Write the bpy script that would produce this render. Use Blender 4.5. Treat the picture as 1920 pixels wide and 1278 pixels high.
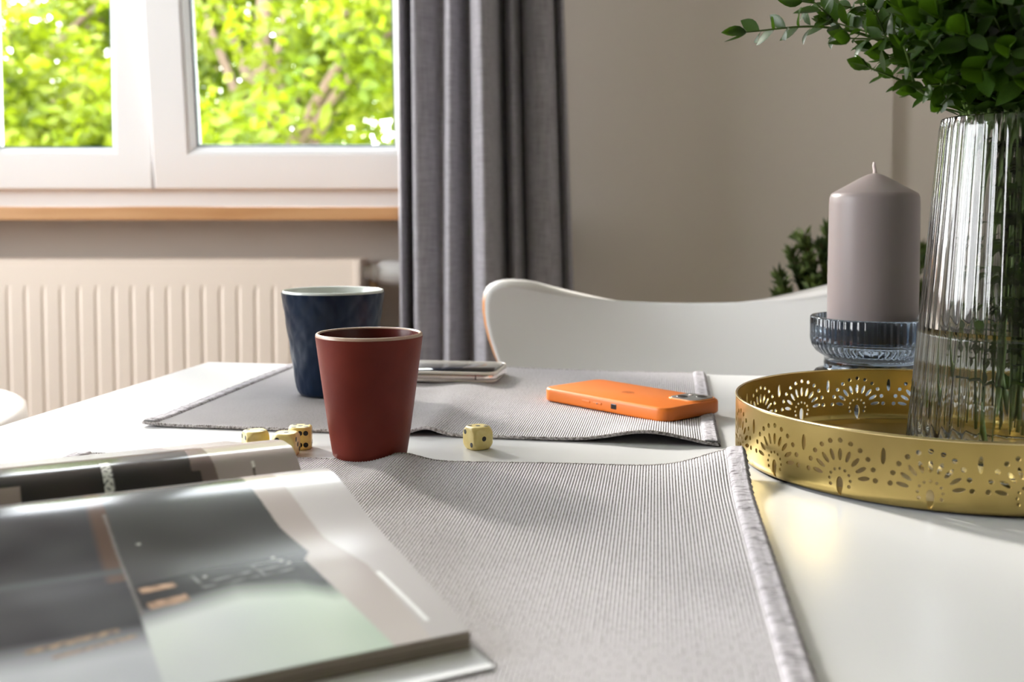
import bpy, bmesh, math, random
from math import sin, cos, pi, radians, sqrt, exp, atan2, hypot
from mathutils import Vector, Matrix, geometry
random.seed(7)
for o in list(bpy.data.objects): bpy.data.objects.remove(o)
SC = bpy.context.scene; COL = SC.collection
TZ = 0.72                      # table top height
CAMZ = TZ + 0.178
F = 2000.0; TH = radians(3.0); YH = 398.0; PY0 = YH + F*math.tan(TH)
# ------------------------------------------------------------ camera
cam = bpy.data.cameras.new('camera'); cam_ob = bpy.data.objects.new('camera', cam); COL.objects.link(cam_ob)
cam_ob.location = (0, 0, CAMZ); cam_ob.rotation_euler = (radians(90)-TH, 0, 0)
cam.sensor_width = 36; cam.lens = 36*F/1920; cam.shift_y = -(639-PY0)/1920
cam.clip_start = 0.02; cam.clip_end = 200
cam.dof.use_dof = True; cam.dof.focus_distance = 0.79; cam.dof.aperture_fstop = 7.5; cam.dof.aperture_blades = 0
SC.camera = cam_ob
# ------------------------------------------------------------ world, sun, exposure
W = bpy.data.worlds.new('world'); SC.world = W; W.use_nodes = True
wn = W.node_tree; wn.nodes.clear()
wo = wn.nodes.new('ShaderNodeOutputWorld'); wb = wn.nodes.new('ShaderNodeBackground')
tc = wn.nodes.new('ShaderNodeTexCoord'); sx = wn.nodes.new('ShaderNodeSeparateXYZ'); cr = wn.nodes.new('ShaderNodeValToRGB')
wn.links.new(tc.outputs['Generated'], sx.inputs[0]); wn.links.new(sx.outputs['Z'], cr.inputs[0])
cr.color_ramp.elements[0].position = 0.0; cr.color_ramp.elements[0].color = (1.0, .97, .98, 1)
cr.color_ramp.elements[1].position = 0.7; cr.color_ramp.elements[1].color = (.86, .90, 1.0, 1)
wn.links.new(cr.outputs[0], wb.inputs['Color']); wb.inputs['Strength'].default_value = 15.0
wn.links.new(wb.outputs[0], wo.inputs[0])
sun = bpy.data.lights.new('sun', 'SUN'); sun.energy = 8.0; sun.angle = radians(7); sun.color = (1, .93, .86)
so = bpy.data.objects.new('sun', sun); COL.objects.link(so); so.rotation_euler = Vector((.61, -.79, -.46)).to_track_quat('-Z', 'Y').to_euler()   # low sun behind the trees, veiled by haze
SC.cycles.caustics_reflective = False
def portal(loc, rot, sx_, sy_):
    l = bpy.data.lights.new('window_portal', 'AREA'); l.shape = 'RECTANGLE'; l.size = sx_; l.size_y = sy_
    l.cycles.is_portal = True
    o = bpy.data.objects.new('window_portal', l); COL.objects.link(o); o.location = loc; o.rotation_euler = rot
portal((-1.04, 2.40, 1.425), (radians(-90), 0, 0), 1.9, 1.04)
portal((-2.5, .875, 1.55), (0, radians(-90), 0), 1.3, 1.65)  # guides sky light through the added fill window
vs = SC.view_settings; vs.view_transform = 'Standard'; vs.look = 'None'; vs.gamma = 1; vs.use_curve_mapping = False
vs.exposure = 0.38

# ------------------------------------------------------------ helpers
CT, ST = cos(TH), sin(TH)
def P(px, py, z=0.0):
    """ground point at height z above the table top seen at a photograph pixel"""
    u = (px-960)/F; v = (PY0-py)/F
    d = (u, CT+v*ST, -ST+v*CT); t = (z-.178)/d[2]
    return Vector((d[0]*t, d[1]*t, TZ+z))
def PD(px, py, Y):
    u = (px-960)/F; v = (PY0-py)/F
    d = (u, CT+v*ST, -ST+v*CT); t = Y/d[1]
    return Vector((d[0]*t, Y, CAMZ+d[2]*t))
def mesh(name, vs_, fs, mat=None, parent=None, smooth=True, loc=None, kind=None):
    me = bpy.data.meshes.new(name); me.from_pydata([tuple(v) for v in vs_], [], fs); me.update()
    if smooth: me.shade_smooth()
    o = bpy.data.objects.new(name, me); COL.objects.link(o)
    if mat: me.materials.append(mat)
    if parent: o.parent = parent
    if loc is not None: o.location = loc
    if kind: o['kind'] = kind
    return o
def bmobj(name, bm, mat=None, parent=None, smooth=False, loc=None, kind=None):
    bmesh.ops.recalc_face_normals(bm, faces=bm.faces)
    me = bpy.data.meshes.new(name); bm.to_mesh(me); bm.free()
    if smooth: me.shade_smooth()
    o = bpy.data.objects.new(name, me); COL.objects.link(o)
    if mat: me.materials.append(mat)
    if parent: o.parent = parent
    if loc is not None: o.location = loc
    if kind: o['kind'] = kind
    return o
def tag(o, label=None, cat=None, group=None, kind=None):
    if label: o['label'] = label
    if cat: o['category'] = cat
    if group: o['group'] = group
    if kind: o['kind'] = kind
    return o
def thing(name, loc, label, cat, rz=0, group=None):
    o = bpy.data.objects.new(name, None); COL.objects.link(o); o.empty_display_size = .05
    o.location = loc; o.rotation_euler = (0, 0, rz)
    return tag(o, label, cat, group)
def structure(name):
    o = bpy.data.objects.new(name, None); COL.objects.link(o); o['kind'] = 'structure'; return o
def box(bm, x0, x1, y0, y1, z0, z1, bev=0, seg=2):
    r = bmesh.ops.create_cube(bm, size=1)
    bmesh.ops.scale(bm, vec=(x1-x0, y1-y0, z1-z0), verts=r['verts'])
    bmesh.ops.translate(bm, vec=((x0+x1)/2, (y0+y1)/2, (z0+z1)/2), verts=r['verts'])
    if bev:
        es = list({e for v in r['verts'] for e in v.link_edges})
        bmesh.ops.bevel(bm, geom=es, offset=bev, segments=seg, affect='EDGES', profile=.6)
def boxobj(name, b, mat, parent=None, bev=0, loc=None, seg=2, smooth=False):
    bm = bmesh.new(); box(bm, *b, bev=bev, seg=seg); return bmobj(name, bm, mat, parent, smooth, loc)
def tube(pts, r, n=8, cap=True):
    """list of points -> verts, faces of a round tube; r number or list"""
    pts = [Vector(p) for p in pts]; V = []; Fc = []; N = len(pts)
    up = Vector((0, 0, 1))
    t0 = (pts[1]-pts[0]).normalized()
    a = t0.cross(up); a = a.normalized() if a.length > .05 else Vector((1, 0, 0))
    for i, p in enumerate(pts):
        t = (pts[min(i+1, N-1)]-pts[max(i-1, 0)]).normalized()
        a = (a - t*a.dot(t)).normalized(); b = t.cross(a)
        rr = r[i] if isinstance(r, (list, tuple)) else r
        for k in range(n):
            an = 2*pi*k/n; V.append(p + a*(cos(an)*rr) + b*(sin(an)*rr))
    for i in range(N-1):
        for k in range(n):
            Fc.append((i*n+k, i*n+(k+1) % n, (i+1)*n+(k+1) % n, (i+1)*n+k))
    if cap:
        Fc.append(tuple(range(n))[::-1]); Fc.append(tuple((N-1)*n+k for k in range(n)))
    return V, Fc
def merge(parts):
    V = []; Fc = []
    for v, f in parts:
        o = len(V); V += list(v); Fc += [tuple(i+o for i in q) for q in f]
    return V, Fc
def lathe(prof, n=64, flute=None, close=False):
    """prof list of (r,z); flute(an, i) multiplies radius by added amount"""
    V = []; Fc = []; M = len(prof)
    for i, (r, z) in enumerate(prof):
        for k in range(n):
            an = 2*pi*k/n; rr = r + (flute(an, i) if flute else 0)
            V.append((rr*cos(an), rr*sin(an), z))
    for i in range(M-1 if not close else M):
        j = (i+1) % M
        for k in range(n):
            Fc.append((i*n+k, i*n+(k+1) % n, j*n+(k+1) % n, j*n+k))
    if not close:
        if prof[0][0] > 1e-6: Fc.append(tuple(range(n))[::-1])
        if prof[-1][0] > 1e-6: Fc.append(tuple((M-1)*n+k for k in range(n)))
    return V, Fc
def interp(x, xs, ys):
    if x <= xs[0]: return ys[0]
    for i in range(len(xs)-1):
        if x <= xs[i+1]:
            t = (x-xs[i])/(xs[i+1]-xs[i]); return ys[i]+(ys[i+1]-ys[i])*t
    return ys[-1]
def sinterp(x, xs, ys):
    """monotone-ish cubic (Catmull) interpolation"""
    n = len(xs)
    if x <= xs[0]: return ys[0]
    if x >= xs[-1]: return ys[-1]
    for i in range(n-1):
        if x <= xs[i+1]: break
    h = xs[i+1]-xs[i]; t = (x-xs[i])/h
    def m(k):
        if k == 0: return (ys[1]-ys[0])/(xs[1]-xs[0])
        if k == n-1: return (ys[-1]-ys[-2])/(xs[-1]-xs[-2])
        return (ys[k+1]-ys[k-1])/(xs[k+1]-xs[k-1])
    a, b = ys[i], ys[i+1]; ma, mb = m(i)*h, m(i+1)*h
    return (2*t**3-3*t*t+1)*a+(t**3-2*t*t+t)*ma+(-2*t**3+3*t*t)*b+(t**3-t*t)*mb
def copy_tree(o, parent=None):
    c = o.copy(); COL.objects.link(c); c.parent = parent
    for ch in list(o.children): copy_tree(ch, c)
    return c
def roundrect(w, h, r, n=8):
    pts = []
    for cx, cy, a0 in ((w/2-r, h/2-r, 0), (-w/2+r, h/2-r, 90), (-w/2+r, -h/2+r, 180), (w/2-r, -h/2+r, 270)):
        for k in range(n+1):
            a = radians(a0+90*k/n); pts.append((cx+r*cos(a), cy+r*sin(a)))
    return pts
def slab(w, h, r, layers, n=8):
    """rounded slab: layers = [(inset, z)]"""
    V = []; Fc = []; m = None
    for ins, z in layers:
        p = roundrect(w-2*ins, h-2*ins, max(r-ins, .0003), n); m = len(p)
        V += [(x, y, z) for x, y in p]
    for i in range(len(layers)-1):
        for k in range(m):
            Fc.append((i*m+k, i*m+(k+1) % m, (i+1)*m+(k+1) % m, (i+1)*m+k))
    Fc.append(tuple(range(m))[::-1]); Fc.append(tuple((len(layers)-1)*m+k for k in range(m)))
    return V, Fc
# ------------------------------------------------------------ materials
def mat(name, col=(.8, .8, .8), rough=.5, metal=0, spec=.5, coat=0, trans=0, ior=1.45, sheen=0, alpha=None, sss=0):
    m = bpy.data.materials.new(name); m.use_nodes = True
    b = m.node_tree.nodes['Principled BSDF']
    b.inputs['Base Color'].default_value = (*col, 1); b.inputs['Roughness'].default_value = rough
    b.inputs['Metallic'].default_value = metal; b.inputs['Specular IOR Level'].default_value = spec
    b.inputs['Coat Weight'].default_value = coat; b.inputs['Coat Roughness'].default_value = .08
    b.inputs['Transmission Weight'].default_value = trans; b.inputs['IOR'].default_value = ior
    b.inputs['Sheen Weight'].default_value = sheen
    if sss:
        b.inputs['Subsurface Weight'].default_value = sss; b.inputs['Subsurface Scale'].default_value = .01
    return m
def nd(m, t): return m.node_tree.nodes.new(t)
def lk(m, a, b): m.node_tree.links.new(a, b)
def bsdf(m): return m.node_tree.nodes['Principled BSDF']
def noisecol(m, c1, c2, scale=5, detail=4, sc=(1, 1, 1), coord='Object', lo=.35, hi=.65):
    t = nd(m, 'ShaderNodeTexCoord'); mp = nd(m, 'ShaderNodeMapping'); n = nd(m, 'ShaderNodeTexNoise'); r = nd(m, 'ShaderNodeValToRGB')
    mp.inputs['Scale'].default_value = sc; n.inputs['Scale'].default_value = scale; n.inputs['Detail'].default_value = detail
    lk(m, t.outputs[coord], mp.inputs[0]); lk(m, mp.outputs[0], n.inputs['Vector']); lk(m, n.outputs['Fac'], r.inputs[0])
    r.color_ramp.elements[0].position = lo; r.color_ramp.elements[0].color = (*c1, 1)
    r.color_ramp.elements[1].position = hi; r.color_ramp.elements[1].color = (*c2, 1)
    lk(m, r.outputs[0], bsdf(m).inputs['Base Color']); return n, r, mp
def bump(m, scale=200, strength=.1, dist=.001, sc=(1, 1, 1), detail=3):
    t = nd(m, 'ShaderNodeTexCoord'); mp = nd(m, 'ShaderNodeMapping'); n = nd(m, 'ShaderNodeTexNoise'); b = nd(m, 'ShaderNodeBump')
    mp.inputs['Scale'].default_value = sc; n.inputs['Scale'].default_value = scale; n.inputs['Detail'].default_value = detail
    b.inputs['Strength'].default_value = strength; b.inputs['Distance'].default_value = dist
    lk(m, t.outputs['Object'], mp.inputs[0]); lk(m, mp.outputs[0], n.inputs['Vector']); lk(m, n.outputs['Fac'], b.inputs['Height'])
    lk(m, b.outputs[0], bsdf(m).inputs['Normal'])
M_wall = mat('wall_paint', (.74, .665, .585), .85, spec=.25); bump(M_wall, 90, .15, .002)
M_wallw = mat('wall_paint_white', (.74, .72, .70), .85, spec=.25)
M_walld = mat('wall_paint_dark', (.22, .20, .19), .85, spec=.25)
M_ceil = mat('ceiling_paint', (.85, .84, .82), .9)
M_floor = mat('floor_oak', (.4, .26, .15), .4)
noisecol(M_floor, (.30, .19, .10), (.48, .32, .19), 6, 6, (1, 12, 1))
M_pvc = mat('window_pvc', (.86, .85, .85), .28)
M_gasket = mat('gasket_rubber', (.06, .10, .13), .5)
M_sill = mat('sill_wood', (.55, .28, .12), .4); noisecol(M_sill, (.52, .25, .10), (.66, .37, .18), 4, 6, (.6, 5, 5))
M_rad = mat('radiator_enamel', (.92, .79, .68), .35)
M_radw = mat('valve_plastic', (.82, .80, .78), .35)
M_brass = mat('pipe_metal', (.62, .42, .26), .35, metal=1)
M_table = mat('table_lacquer', (.71, .708, .715), .25, spec=.35); bump(M_table, 30, .03, .0006)
M_chair = mat('chair_white_lacquer', (.80, .80, .79), .35)
M_ply = mat('ply_edge_wood', (.45, .2, .07), .5)
M_plyrim = mat('ply_rim', (.45, .2, .07), .4)
def plyrim():
    m = M_plyrim; t = nd(m, 'ShaderNodeTexCoord'); s_ = nd(m, 'ShaderNodeSeparateXYZ'); lk(m, t.outputs['Object'], s_.inputs[0])
    r_ = nd(m, 'ShaderNodeMapRange'); r_.inputs[1].default_value = .782; r_.inputs[2].default_value = .796; lk(m, s_.outputs['Z'], r_.inputs[0])
    x_ = nd(m, 'ShaderNodeMix'); x_.data_type = 'RGBA'; x_.inputs['A'].default_value = (.55, .22, .06, 1); x_.inputs['B'].default_value = (.74, .71, .68, 1)  # whitish tone paints in the light caught along the top edge
    ax = nd(m, 'ShaderNodeMath'); ax.operation = 'ABSOLUTE'; lk(m, s_.outputs['X'], ax.inputs[0])
    xl = nd(m, 'ShaderNodeMath'); xl.operation = 'LESS_THAN'; xl.inputs[1].default_value = .205; lk(m, ax.outputs[0], xl.inputs[0])
    zl = nd(m, 'ShaderNodeMath'); zl.operation = 'GREATER_THAN'; zl.inputs[1].default_value = .752; lk(m, s_.outputs['Z'], zl.inputs[0])
    ml = nd(m, 'ShaderNodeMath'); ml.operation = 'MULTIPLY'; lk(m, xl.outputs[0], ml.inputs[0]); lk(m, zl.outputs[0], ml.inputs[1])
    mm = nd(m, 'ShaderNodeMath'); mm.operation = 'MAXIMUM'; lk(m, ml.outputs[0], mm.inputs[0]); lk(m, r_.outputs[0], mm.inputs[1])
    lk(m, mm.outputs[0], x_.inputs['Factor']); lk(m, x_.outputs['Result'], bsdf(m).inputs['Base Color'])
plyrim()
M_chrome = mat('chrome', (.8, .8, .8), .12, metal=1)
M_red = mat('red_glaze_matte', (.22, .036, .022), .5, spec=.2); bump(M_red, 500, .10, .0006)
noisecol(M_red, (.115, .0155, .0085), (.16, .023, .0125), 25, 5)
M_redin = mat('red_glaze_inside', (.09, .012, .008), .25)
M_rimr = mat('bare_clay_rim', (.50, .34, .26), .3)
M_navy = mat('navy_glaze', (.004, .011, .028), .32, spec=.22)
M_navyin = mat('pale_glaze_inside', (.62, .64, .60), .2)
M_die = mat('die_ivory', (.78, .62, .22), .35); noisecol(M_die, (.72, .56, .19), (.82, .67, .27), 120, 3)
M_pip = mat('pip_black', (.008, .008, .010), .4)
M_orange = mat('orange_case', (.78, .19, .022), .42); bump(M_orange, 800, .05, .0003)
M_oedge = mat('orange_light', (.9, .32, .08), .35)
M_logo = mat('logo_orange', (.55, .12, .015), .35)
M_camp = mat('camera_glass', (.17, .165, .16), .35)
M_dark = mat('black_plastic', (.012, .010, .010), .3)
M_port = mat('button_dark', (.05, .015, .01), .4)
M_lens = mat('lens_ring', (.22, .21, .21), .3, metal=.6)
M_case = mat('clear_case_edge', (.80, .74, .66), .18, spec=.6)
M_steel = mat('phone_steel', (.62, .55, .50), .22, metal=.9)
M_screen = mat('phone_screen', (.012, .014, .022), .07, spec=.6)
M_gold = mat('brass_gold', (.62, .45, .16), .30, metal=1); noisecol(M_gold, (.50, .37, .125), (.62, .465, .18), 12, 5)
bump(M_gold, 60, .06, .0006)
M_goldrim = mat('gold_rim', (.80, .64, .34), .22, metal=1)
M_candle = mat('candle_wax', (.27, .226, .222), .38, sss=.05, spec=.35)
M_wick = mat('wick', (.72, .6, .58), .8)
M_leaf = mat('leaf_green', (.045, .15, .02), .38, spec=.4)
M_stem = mat('stem_green', (.10, .16, .035), .5)
M_twig = mat('stem_brown', (.12, .08, .03), .6)
M_pot = mat('pot_grey', (.25, .24, .23), .7)
M_soil = mat('soil', (.05, .035, .025), .95); bump(M_soil, 60, .8, .01)
M_bark = mat('bark', (.16, .11, .075), .9); bump(M_bark, 20, .6, .03)
M_cush = mat('cushion_fabric', (.68, .67, .72), .9)
M_tubs = mat('tub_shell', (.74, .64, .54), .5)
M_grass = mat('lawn', (.12, .25, .03), .9)
M_paper_edge = mat('paper_edge', (.50, .45, .38), .8)
M_cover = mat('cover_white', (.78, .78, .80), .4)
# leaf translucency
def translucent(m, c2, fac=.35, vary=None):
    nt = m.node_tree; b = bsdf(m); out = [n for n in nt.nodes if n.type == 'OUTPUT_MATERIAL'][0]
    t = nd(m, 'ShaderNodeBsdfTranslucent'); t.inputs[0].default_value = (*c2, 1); mx = nd(m, 'ShaderNodeMixShader'); mx.inputs[0].default_value = fac
    lk(m, b.outputs[0], mx.inputs[1]); lk(m, t.outputs[0], mx.inputs[2]); lk(m, mx.outputs[0], out.inputs[0])
noisecol(M_leaf, (.010, .031, .003), (.034, .078, .006), 40, 2)
translucent(M_leaf, (.10, .22, .008), .22)
M_tree = mat('tree_leaf', (.36, .52, .03), .5)
n_, r_, mp_ = noisecol(M_tree, (.050, .100, .003), (.22, .245, .008), 1.3, 4)
translucent(M_tree, (.21, .27, .006), .5)
M_treed = mat('far_plant_leaf', (.05, .09, .02), .6); noisecol(M_treed, (.03, .06, .015), (.11, .15, .03), 30, 2)
# glass
def glassmat(name, col, rough=0.0, ior=1.5):
    m = mat(name, col, rough, trans=1, ior=ior); return m
M_vase = glassmat('vase_glass', (.86, .88, .88)); M_water = glassmat('water', (.97, .99, .97), ior=1.33)
M_smoke = glassmat('smoked_glass', (.24, .30, .38))
def panemat():
    m = bpy.data.materials.new('window_glass'); m.use_nodes = True; nt = m.node_tree; nt.nodes.clear()
    o = nd(m, 'ShaderNodeOutputMaterial'); mx = nd(m, 'ShaderNodeMixShader'); t = nd(m, 'ShaderNodeBsdfTransparent'); g = nd(m, 'ShaderNodeBsdfGlossy'); f = nd(m, 'ShaderNodeFresnel')
    g.inputs['Roughness'].default_value = 0; t.inputs[0].default_value = (.97, .985, .98, 1); f.inputs['IOR'].default_value = 1.25
    lk(m, f.outputs[0], mx.inputs[0]); lk(m, t.outputs[0], mx.inputs[1]); lk(m, g.outputs[0], mx.inputs[2]); lk(m, mx.outputs[0], o.inputs[0]); return m
M_pane = panemat()
# curtain cloth
M_curt = mat('curtain_linen', (.27, .26, .285), .9, sheen=.25, spec=.2)
def curt():
    m = M_curt; t = nd(m, 'ShaderNodeTexCoord'); outs = []
    for sc in ((260, 260, 25), (30, 30, 420)):
        mp = nd(m, 'ShaderNodeMapping'); mp.inputs['Scale'].default_value = sc
        n = nd(m, 'ShaderNodeTexNoise'); n.inputs['Scale'].default_value = 1; n.inputs['Detail'].default_value = 2
        lk(m, t.outputs['Object'], mp.inputs[0]); lk(m, mp.outputs[0], n.inputs['Vector']); outs.append(n)
    a = nd(m, 'ShaderNodeMath'); a.operation = 'ADD'; lk(m, outs[0].outputs['Fac'], a.inputs[0]); lk(m, outs[1].outputs['Fac'], a.inputs[1])
    h = nd(m, 'ShaderNodeMath'); h.operation = 'MULTIPLY'; h.inputs[1].default_value = .5; lk(m, a.outputs[0], h.inputs[0])
    r = nd(m, 'ShaderNodeValToRGB'); r.color_ramp.elements[0].position = .35; r.color_ramp.elements[0].color = (.30, .285, .305, 1)
    r.color_ramp.elements[1].position = .65; r.color_ramp.elements[1].color = (.49, .47, .51, 1)
    lk(m, h.outputs[0], r.inputs[0]); lk(m, r.outputs[0], bsdf(m).inputs['Base Color'])
    b = nd(m, 'ShaderNodeBump'); b.inputs['Strength'].default_value = .3; b.inputs['Distance'].default_value = .001
    lk(m, h.outputs[0], b.inputs['Height']); lk(m, b.outputs[0], bsdf(m).inputs['Normal'])
    nt = m.node_tree; out = [n for n in nt.nodes if n.type == 'OUTPUT_MATERIAL'][0]
    tr = nd(m, 'ShaderNodeBsdfTranslucent'); tr.inputs[0].default_value = (.30, .29, .33, 1); mx = nd(m, 'ShaderNodeMixShader'); mx.inputs[0].default_value = .12
    lk(m, bsdf(m).outputs[0], mx.inputs[1]); lk(m, tr.outputs[0], mx.inputs[2]); lk(m, mx.outputs[0], out.inputs[0])
curt()
# placemat yarn : grey-lilac cotton ribs, dark flecks of warp between ribs
RIB = .0019
def matcloth(name, base, dark, vertical=True):
    m = mat(name, base, .95, spec=.15, sheen=.2)
    t = nd(m, 'ShaderNodeTexCoord'); s = nd(m, 'ShaderNodeSeparateXYZ'); lk(m, t.outputs['UV'], s.inputs[0])
    # rib phase
    mu = nd(m, 'ShaderNodeMath'); mu.operation = 'MULTIPLY'; mu.inputs[1].default_value = pi/RIB; lk(m, s.outputs['X'], mu.inputs[0])
    sn = nd(m, 'ShaderNodeMath'); sn.operation = 'SINE'; lk(m, mu.outputs[0], sn.inputs[0])
    ab = nd(m, 'ShaderNodeMath'); ab.operation = 'ABSOLUTE'; lk(m, sn.outputs[0], ab.inputs[0])
    val = nd(m, 'ShaderNodeMapRange'); val.inputs[1].default_value = .0; val.inputs[2].default_value = .6; val.inputs[3].default_value = 1; val.inputs[4].default_value = 0
    lk(m, ab.outputs[0], val.inputs[0])
    mp = nd(m, 'ShaderNodeMapping'); mp.inputs['Scale'].default_value = (1/RIB*.9, 260, 1); lk(m, t.outputs['UV'], mp.inputs[0])
    n = nd(m, 'ShaderNodeTexNoise'); n.inputs['Scale'].default_value = 1; n.inputs['Detail'].default_value = 1; lk(m, mp.outputs[0], n.inputs['Vector'])
    th = nd(m, 'ShaderNodeMapRange'); th.inputs[1].default_value = .48; th.inputs[2].default_value = .66; lk(m, n.outputs['Fac'], th.inputs[0])
    ml = nd(m, 'ShaderNodeMath'); ml.operation = 'MULTIPLY'; lk(m, val.outputs[0], ml.inputs[0]); lk(m, th.outputs[0], ml.inputs[1])
    ad = nd(m, 'ShaderNodeMath'); ad.operation = 'MULTIPLY_ADD'; ad.inputs[1].default_value = .30; ad.use_clamp = True
    lk(m, val.outputs[0], ad.inputs[0]); lk(m, ml.outputs[0], ad.inputs[2])
    n2 = nd(m, 'ShaderNodeTexNoise'); n2.inputs['Scale'].default_value = 9; n2.inputs['Detail'].default_value = 5; lk(m, t.outputs['UV'], n2.inputs['Vector'])
    r = nd(m, 'ShaderNodeValToRGB'); r.color_ramp.elements[0].position = .3; r.color_ramp.elements[0].color = (*[c*.9 for c in base], 1)
    r.color_ramp.elements[1].position = .7; r.color_ramp.elements[1].color = (*[min(1, c*1.08) for c in base], 1); lk(m, n2.outputs['Fac'], r.inputs[0])
    mx = nd(m, 'ShaderNodeMix'); mx.data_type = 'RGBA'; lk(m, ad.outputs[0], mx.inputs['Factor']); lk(m, r.outputs[0], mx.inputs['A']); mx.inputs['B'].default_value = (*dark, 1)
    lk(m, mx.outputs['Result'], bsdf(m).inputs['Base Color'])
    n3 = nd(m, 'ShaderNodeTexNoise'); n3.inputs['Scale'].default_value = 1400; n3.inputs['Detail'].default_value = 2; lk(m, t.outputs['UV'], n3.inputs['Vector'])
    b = nd(m, 'ShaderNodeBump'); b.inputs['Strength'].default_value = .5; b.inputs['Distance'].default_value = .0006; lk(m, n3.outputs['Fac'], b.inputs['Height']); lk(m, b.outputs[0], bsdf(m).inputs['Normal'])
    return m
M_cloth = matcloth('placemat_cotton', (.61, .58, .605), (.10, .085, .08))
M_hem = mat('placemat_hem', (.50, .475, .50), .95, spec=.1); bump(M_hem, 900, .5, .0006); noisecol(M_hem, (.20, .18, .19), (.56, .53, .56), 1, 2, (110, 900, 1), lo=.33, hi=.50)
M_cord = mat('placemat_edge', (.42, .38, .37), .95, spec=.1)
noisecol(M_cord, (.16, .14, .13), (.60, .56, .56), 500, 2)
# printed page (vertex colour)
def printmat():
    m = mat('printed_page', (.5, .5, .5), .16, spec=.12)
    bsdf(m).inputs['Coat Roughness'].default_value = .22
    a = nd(m, 'ShaderNodeVertexColor'); a.layer_name = 'print'; lk(m, a.outputs['Color'], bsdf(m).inputs['Base Color']); return m
M_print = printmat()

# ============================================================ SETTING
RX0, RX1, RY0, RY1, RZ = -2.35, 1.9, -2.6, 2.12, 2.55
WX0, WX1, WZ0, WZ1 = -1.98, -.10, .909, 1.94
def st(name, boxes, m, bev=0):
    bm = bmesh.new()
    for b in boxes: box(bm, *b, bev=bev)
    o = bmobj(name, bm, m); o['kind'] = 'structure'; return o
st('floor', [(RX0-.3, RX1+.3, RY0-.3, RY1+.35, -.1, 0)], M_floor)
st('ceiling', [(RX0-.3, RX1+.3, RY0-.3, RY1+.35, RZ, RZ+.15)], M_ceil)
JX = .752
st('wall_back', [(RX0, WX0, RY1, RY1+.32, 0, RZ), (WX0, WX1, RY1, RY1+.32, 0, WZ0-.027), (WX0, WX1, RY1, RY1+.32, WZ1, RZ), (WX1, JX, RY1, RY1+.32, 0, RZ)], M_wall)
st('wall_back_recess', [(JX, RX1, RY1+.02, RY1+.32, 0, RZ)], M_wall).name = 'wall_back.001'
st('wall_right', [(RX1, RX1+.2, RY0, RY1+.1, 0, RZ)], M_wallw)
st('wall_front', [(RX0, RX1, RY0-.2, RY0, 0, RZ)], M_walld)
LY0, LY1, LZ0, LZ1 = .05, 1.70, .9, 2.2  # opening cut for the added fill window
st('wall_left', [(RX0-.2, RX0, RY0, LY0, 0, RZ), (RX0-.2, RX0, LY1, RY1+.1, 0, RZ), (RX0-.2, RX0, LY0, LY1, 0, LZ0), (RX0-.2, RX0, LY0, LY1, LZ1, RZ)], M_wallw)
st('baseboard_back', [(RX0, JX, RY1-.015, RY1, 0, .08)], M_pvc, .003)
st('trim_1', [(WX0-.03, WX1+.05, 1.985, 2.30, .883, .909)], M_sill, .004)
# framed sweep, mitred
def ring(x0, x1, z0, z1, prof, y):
    """prof: closed list of (inset, dy)"""
    V = []; Fc = []; m = len(prof)
    for cx, cz, sx_, sz_ in ((x0, z0, 1, 1), (x1, z0, -1, 1), (x1, z1, -1, -1), (x0, z1, 1, -1)):
        V += [(cx+sx_*i, y+d, cz+sz_*i) for i, d in prof]
    for c in range(4):
        for k in range(m):
            a, b = c*m, ((c+1) % 4)*m
            Fc.append((a+k, a+(k+1) % m, b+(k+1) % m, b+k))
    return V, Fc
def recalc(o):
    bm = bmesh.new(); bm.from_mesh(o.data); bmesh.ops.recalc_face_normals(bm, faces=bm.faces); bm.to_mesh(o.data); bm.free(); return o
win = structure('window_1')
YF = 2.15
V, Fc = ring(WX0, WX1, WZ0, WZ1, [(0, .02), (0, .10), (.050, .10), (.050, .045), (.060, .045), (.060, .03), (.055, .02)], YF)
recalc(mesh('outer_frame', V, Fc, M_pvc, win, False))
SPROF = [(0, 0), (0, .045), (.012, .07), (.062, .07), (.064, .022), (.058, .010), (.052, .002), (.048, 0)]
def sash(x0, x1, z0, z1, tilt=0):
    s = bpy.data.objects.new('sash', None); COL.objects.link(s); s.parent = win; s.location = (0, YF, z0); s.rotation_euler = (tilt, 0, 0)
    W0 = .072
    V, Fc = ring(x0, x1, 0, z1-z0, [(0, .003), (.003, 0), (W0-.003, 0), (W0, .003), (W0, .065), (.012, .07), (.012, .045), (0, .045)], 0)
    fr = recalc(mesh('sash_frame', V, Fc, M_pvc, s, False))
    V, Fc = ring(x0+W0, x1-W0, W0, z1-z0-W0, [(-.001, .006), (.003, .004), (.012, .020), (.012, .05), (-.001, .05)], 0)
    recalc(mesh('glazing_bead', V, Fc, M_pvc, s, False))
    V, Fc = ring(x0+W0+.012, x1-W0-.012, W0+.012, z1-z0-W0-.012, [(-.001, .022), (.0035, .024), (.0035, .034), (-.001, .034)], 0)
    recalc(mesh('gasket', V, Fc, M_gasket, s, False))
    i = W0+.012
    boxobj('glass_pane', (x0+i, x1-i, .026, .030, i, z1-z0-i), M_pane, s)
    return s
mull = -.722
sash(-1.935, -1.135, .944, 1.895)
sash(-1.128, mull-.001, .944, 1.895)
sash(mull+.003, -.150, .944, 1.895, radians(7.5))
boxobj('mullion', (-1.16, -1.10, YF+.048, YF+.10, .93, 1.92), M_pvc, win)
boxobj('mullion', (mull-.03, mull+.03, YF+.072, YF+.11, .93, 1.92), M_pvc, win)
fill_win = structure('added_fill_window')  # unseen window, added to bring fill light in from the left
V, Fc = ring(LY0, LY1, LZ0, LZ1, [(0, 0), (.07, 0), (.07, .06), (0, .06)], 0)
o = mesh('outer_frame', [(-y-2.43, x, z) for x, y, z in V], Fc, M_pvc, fill_win, False); recalc(o)
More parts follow.
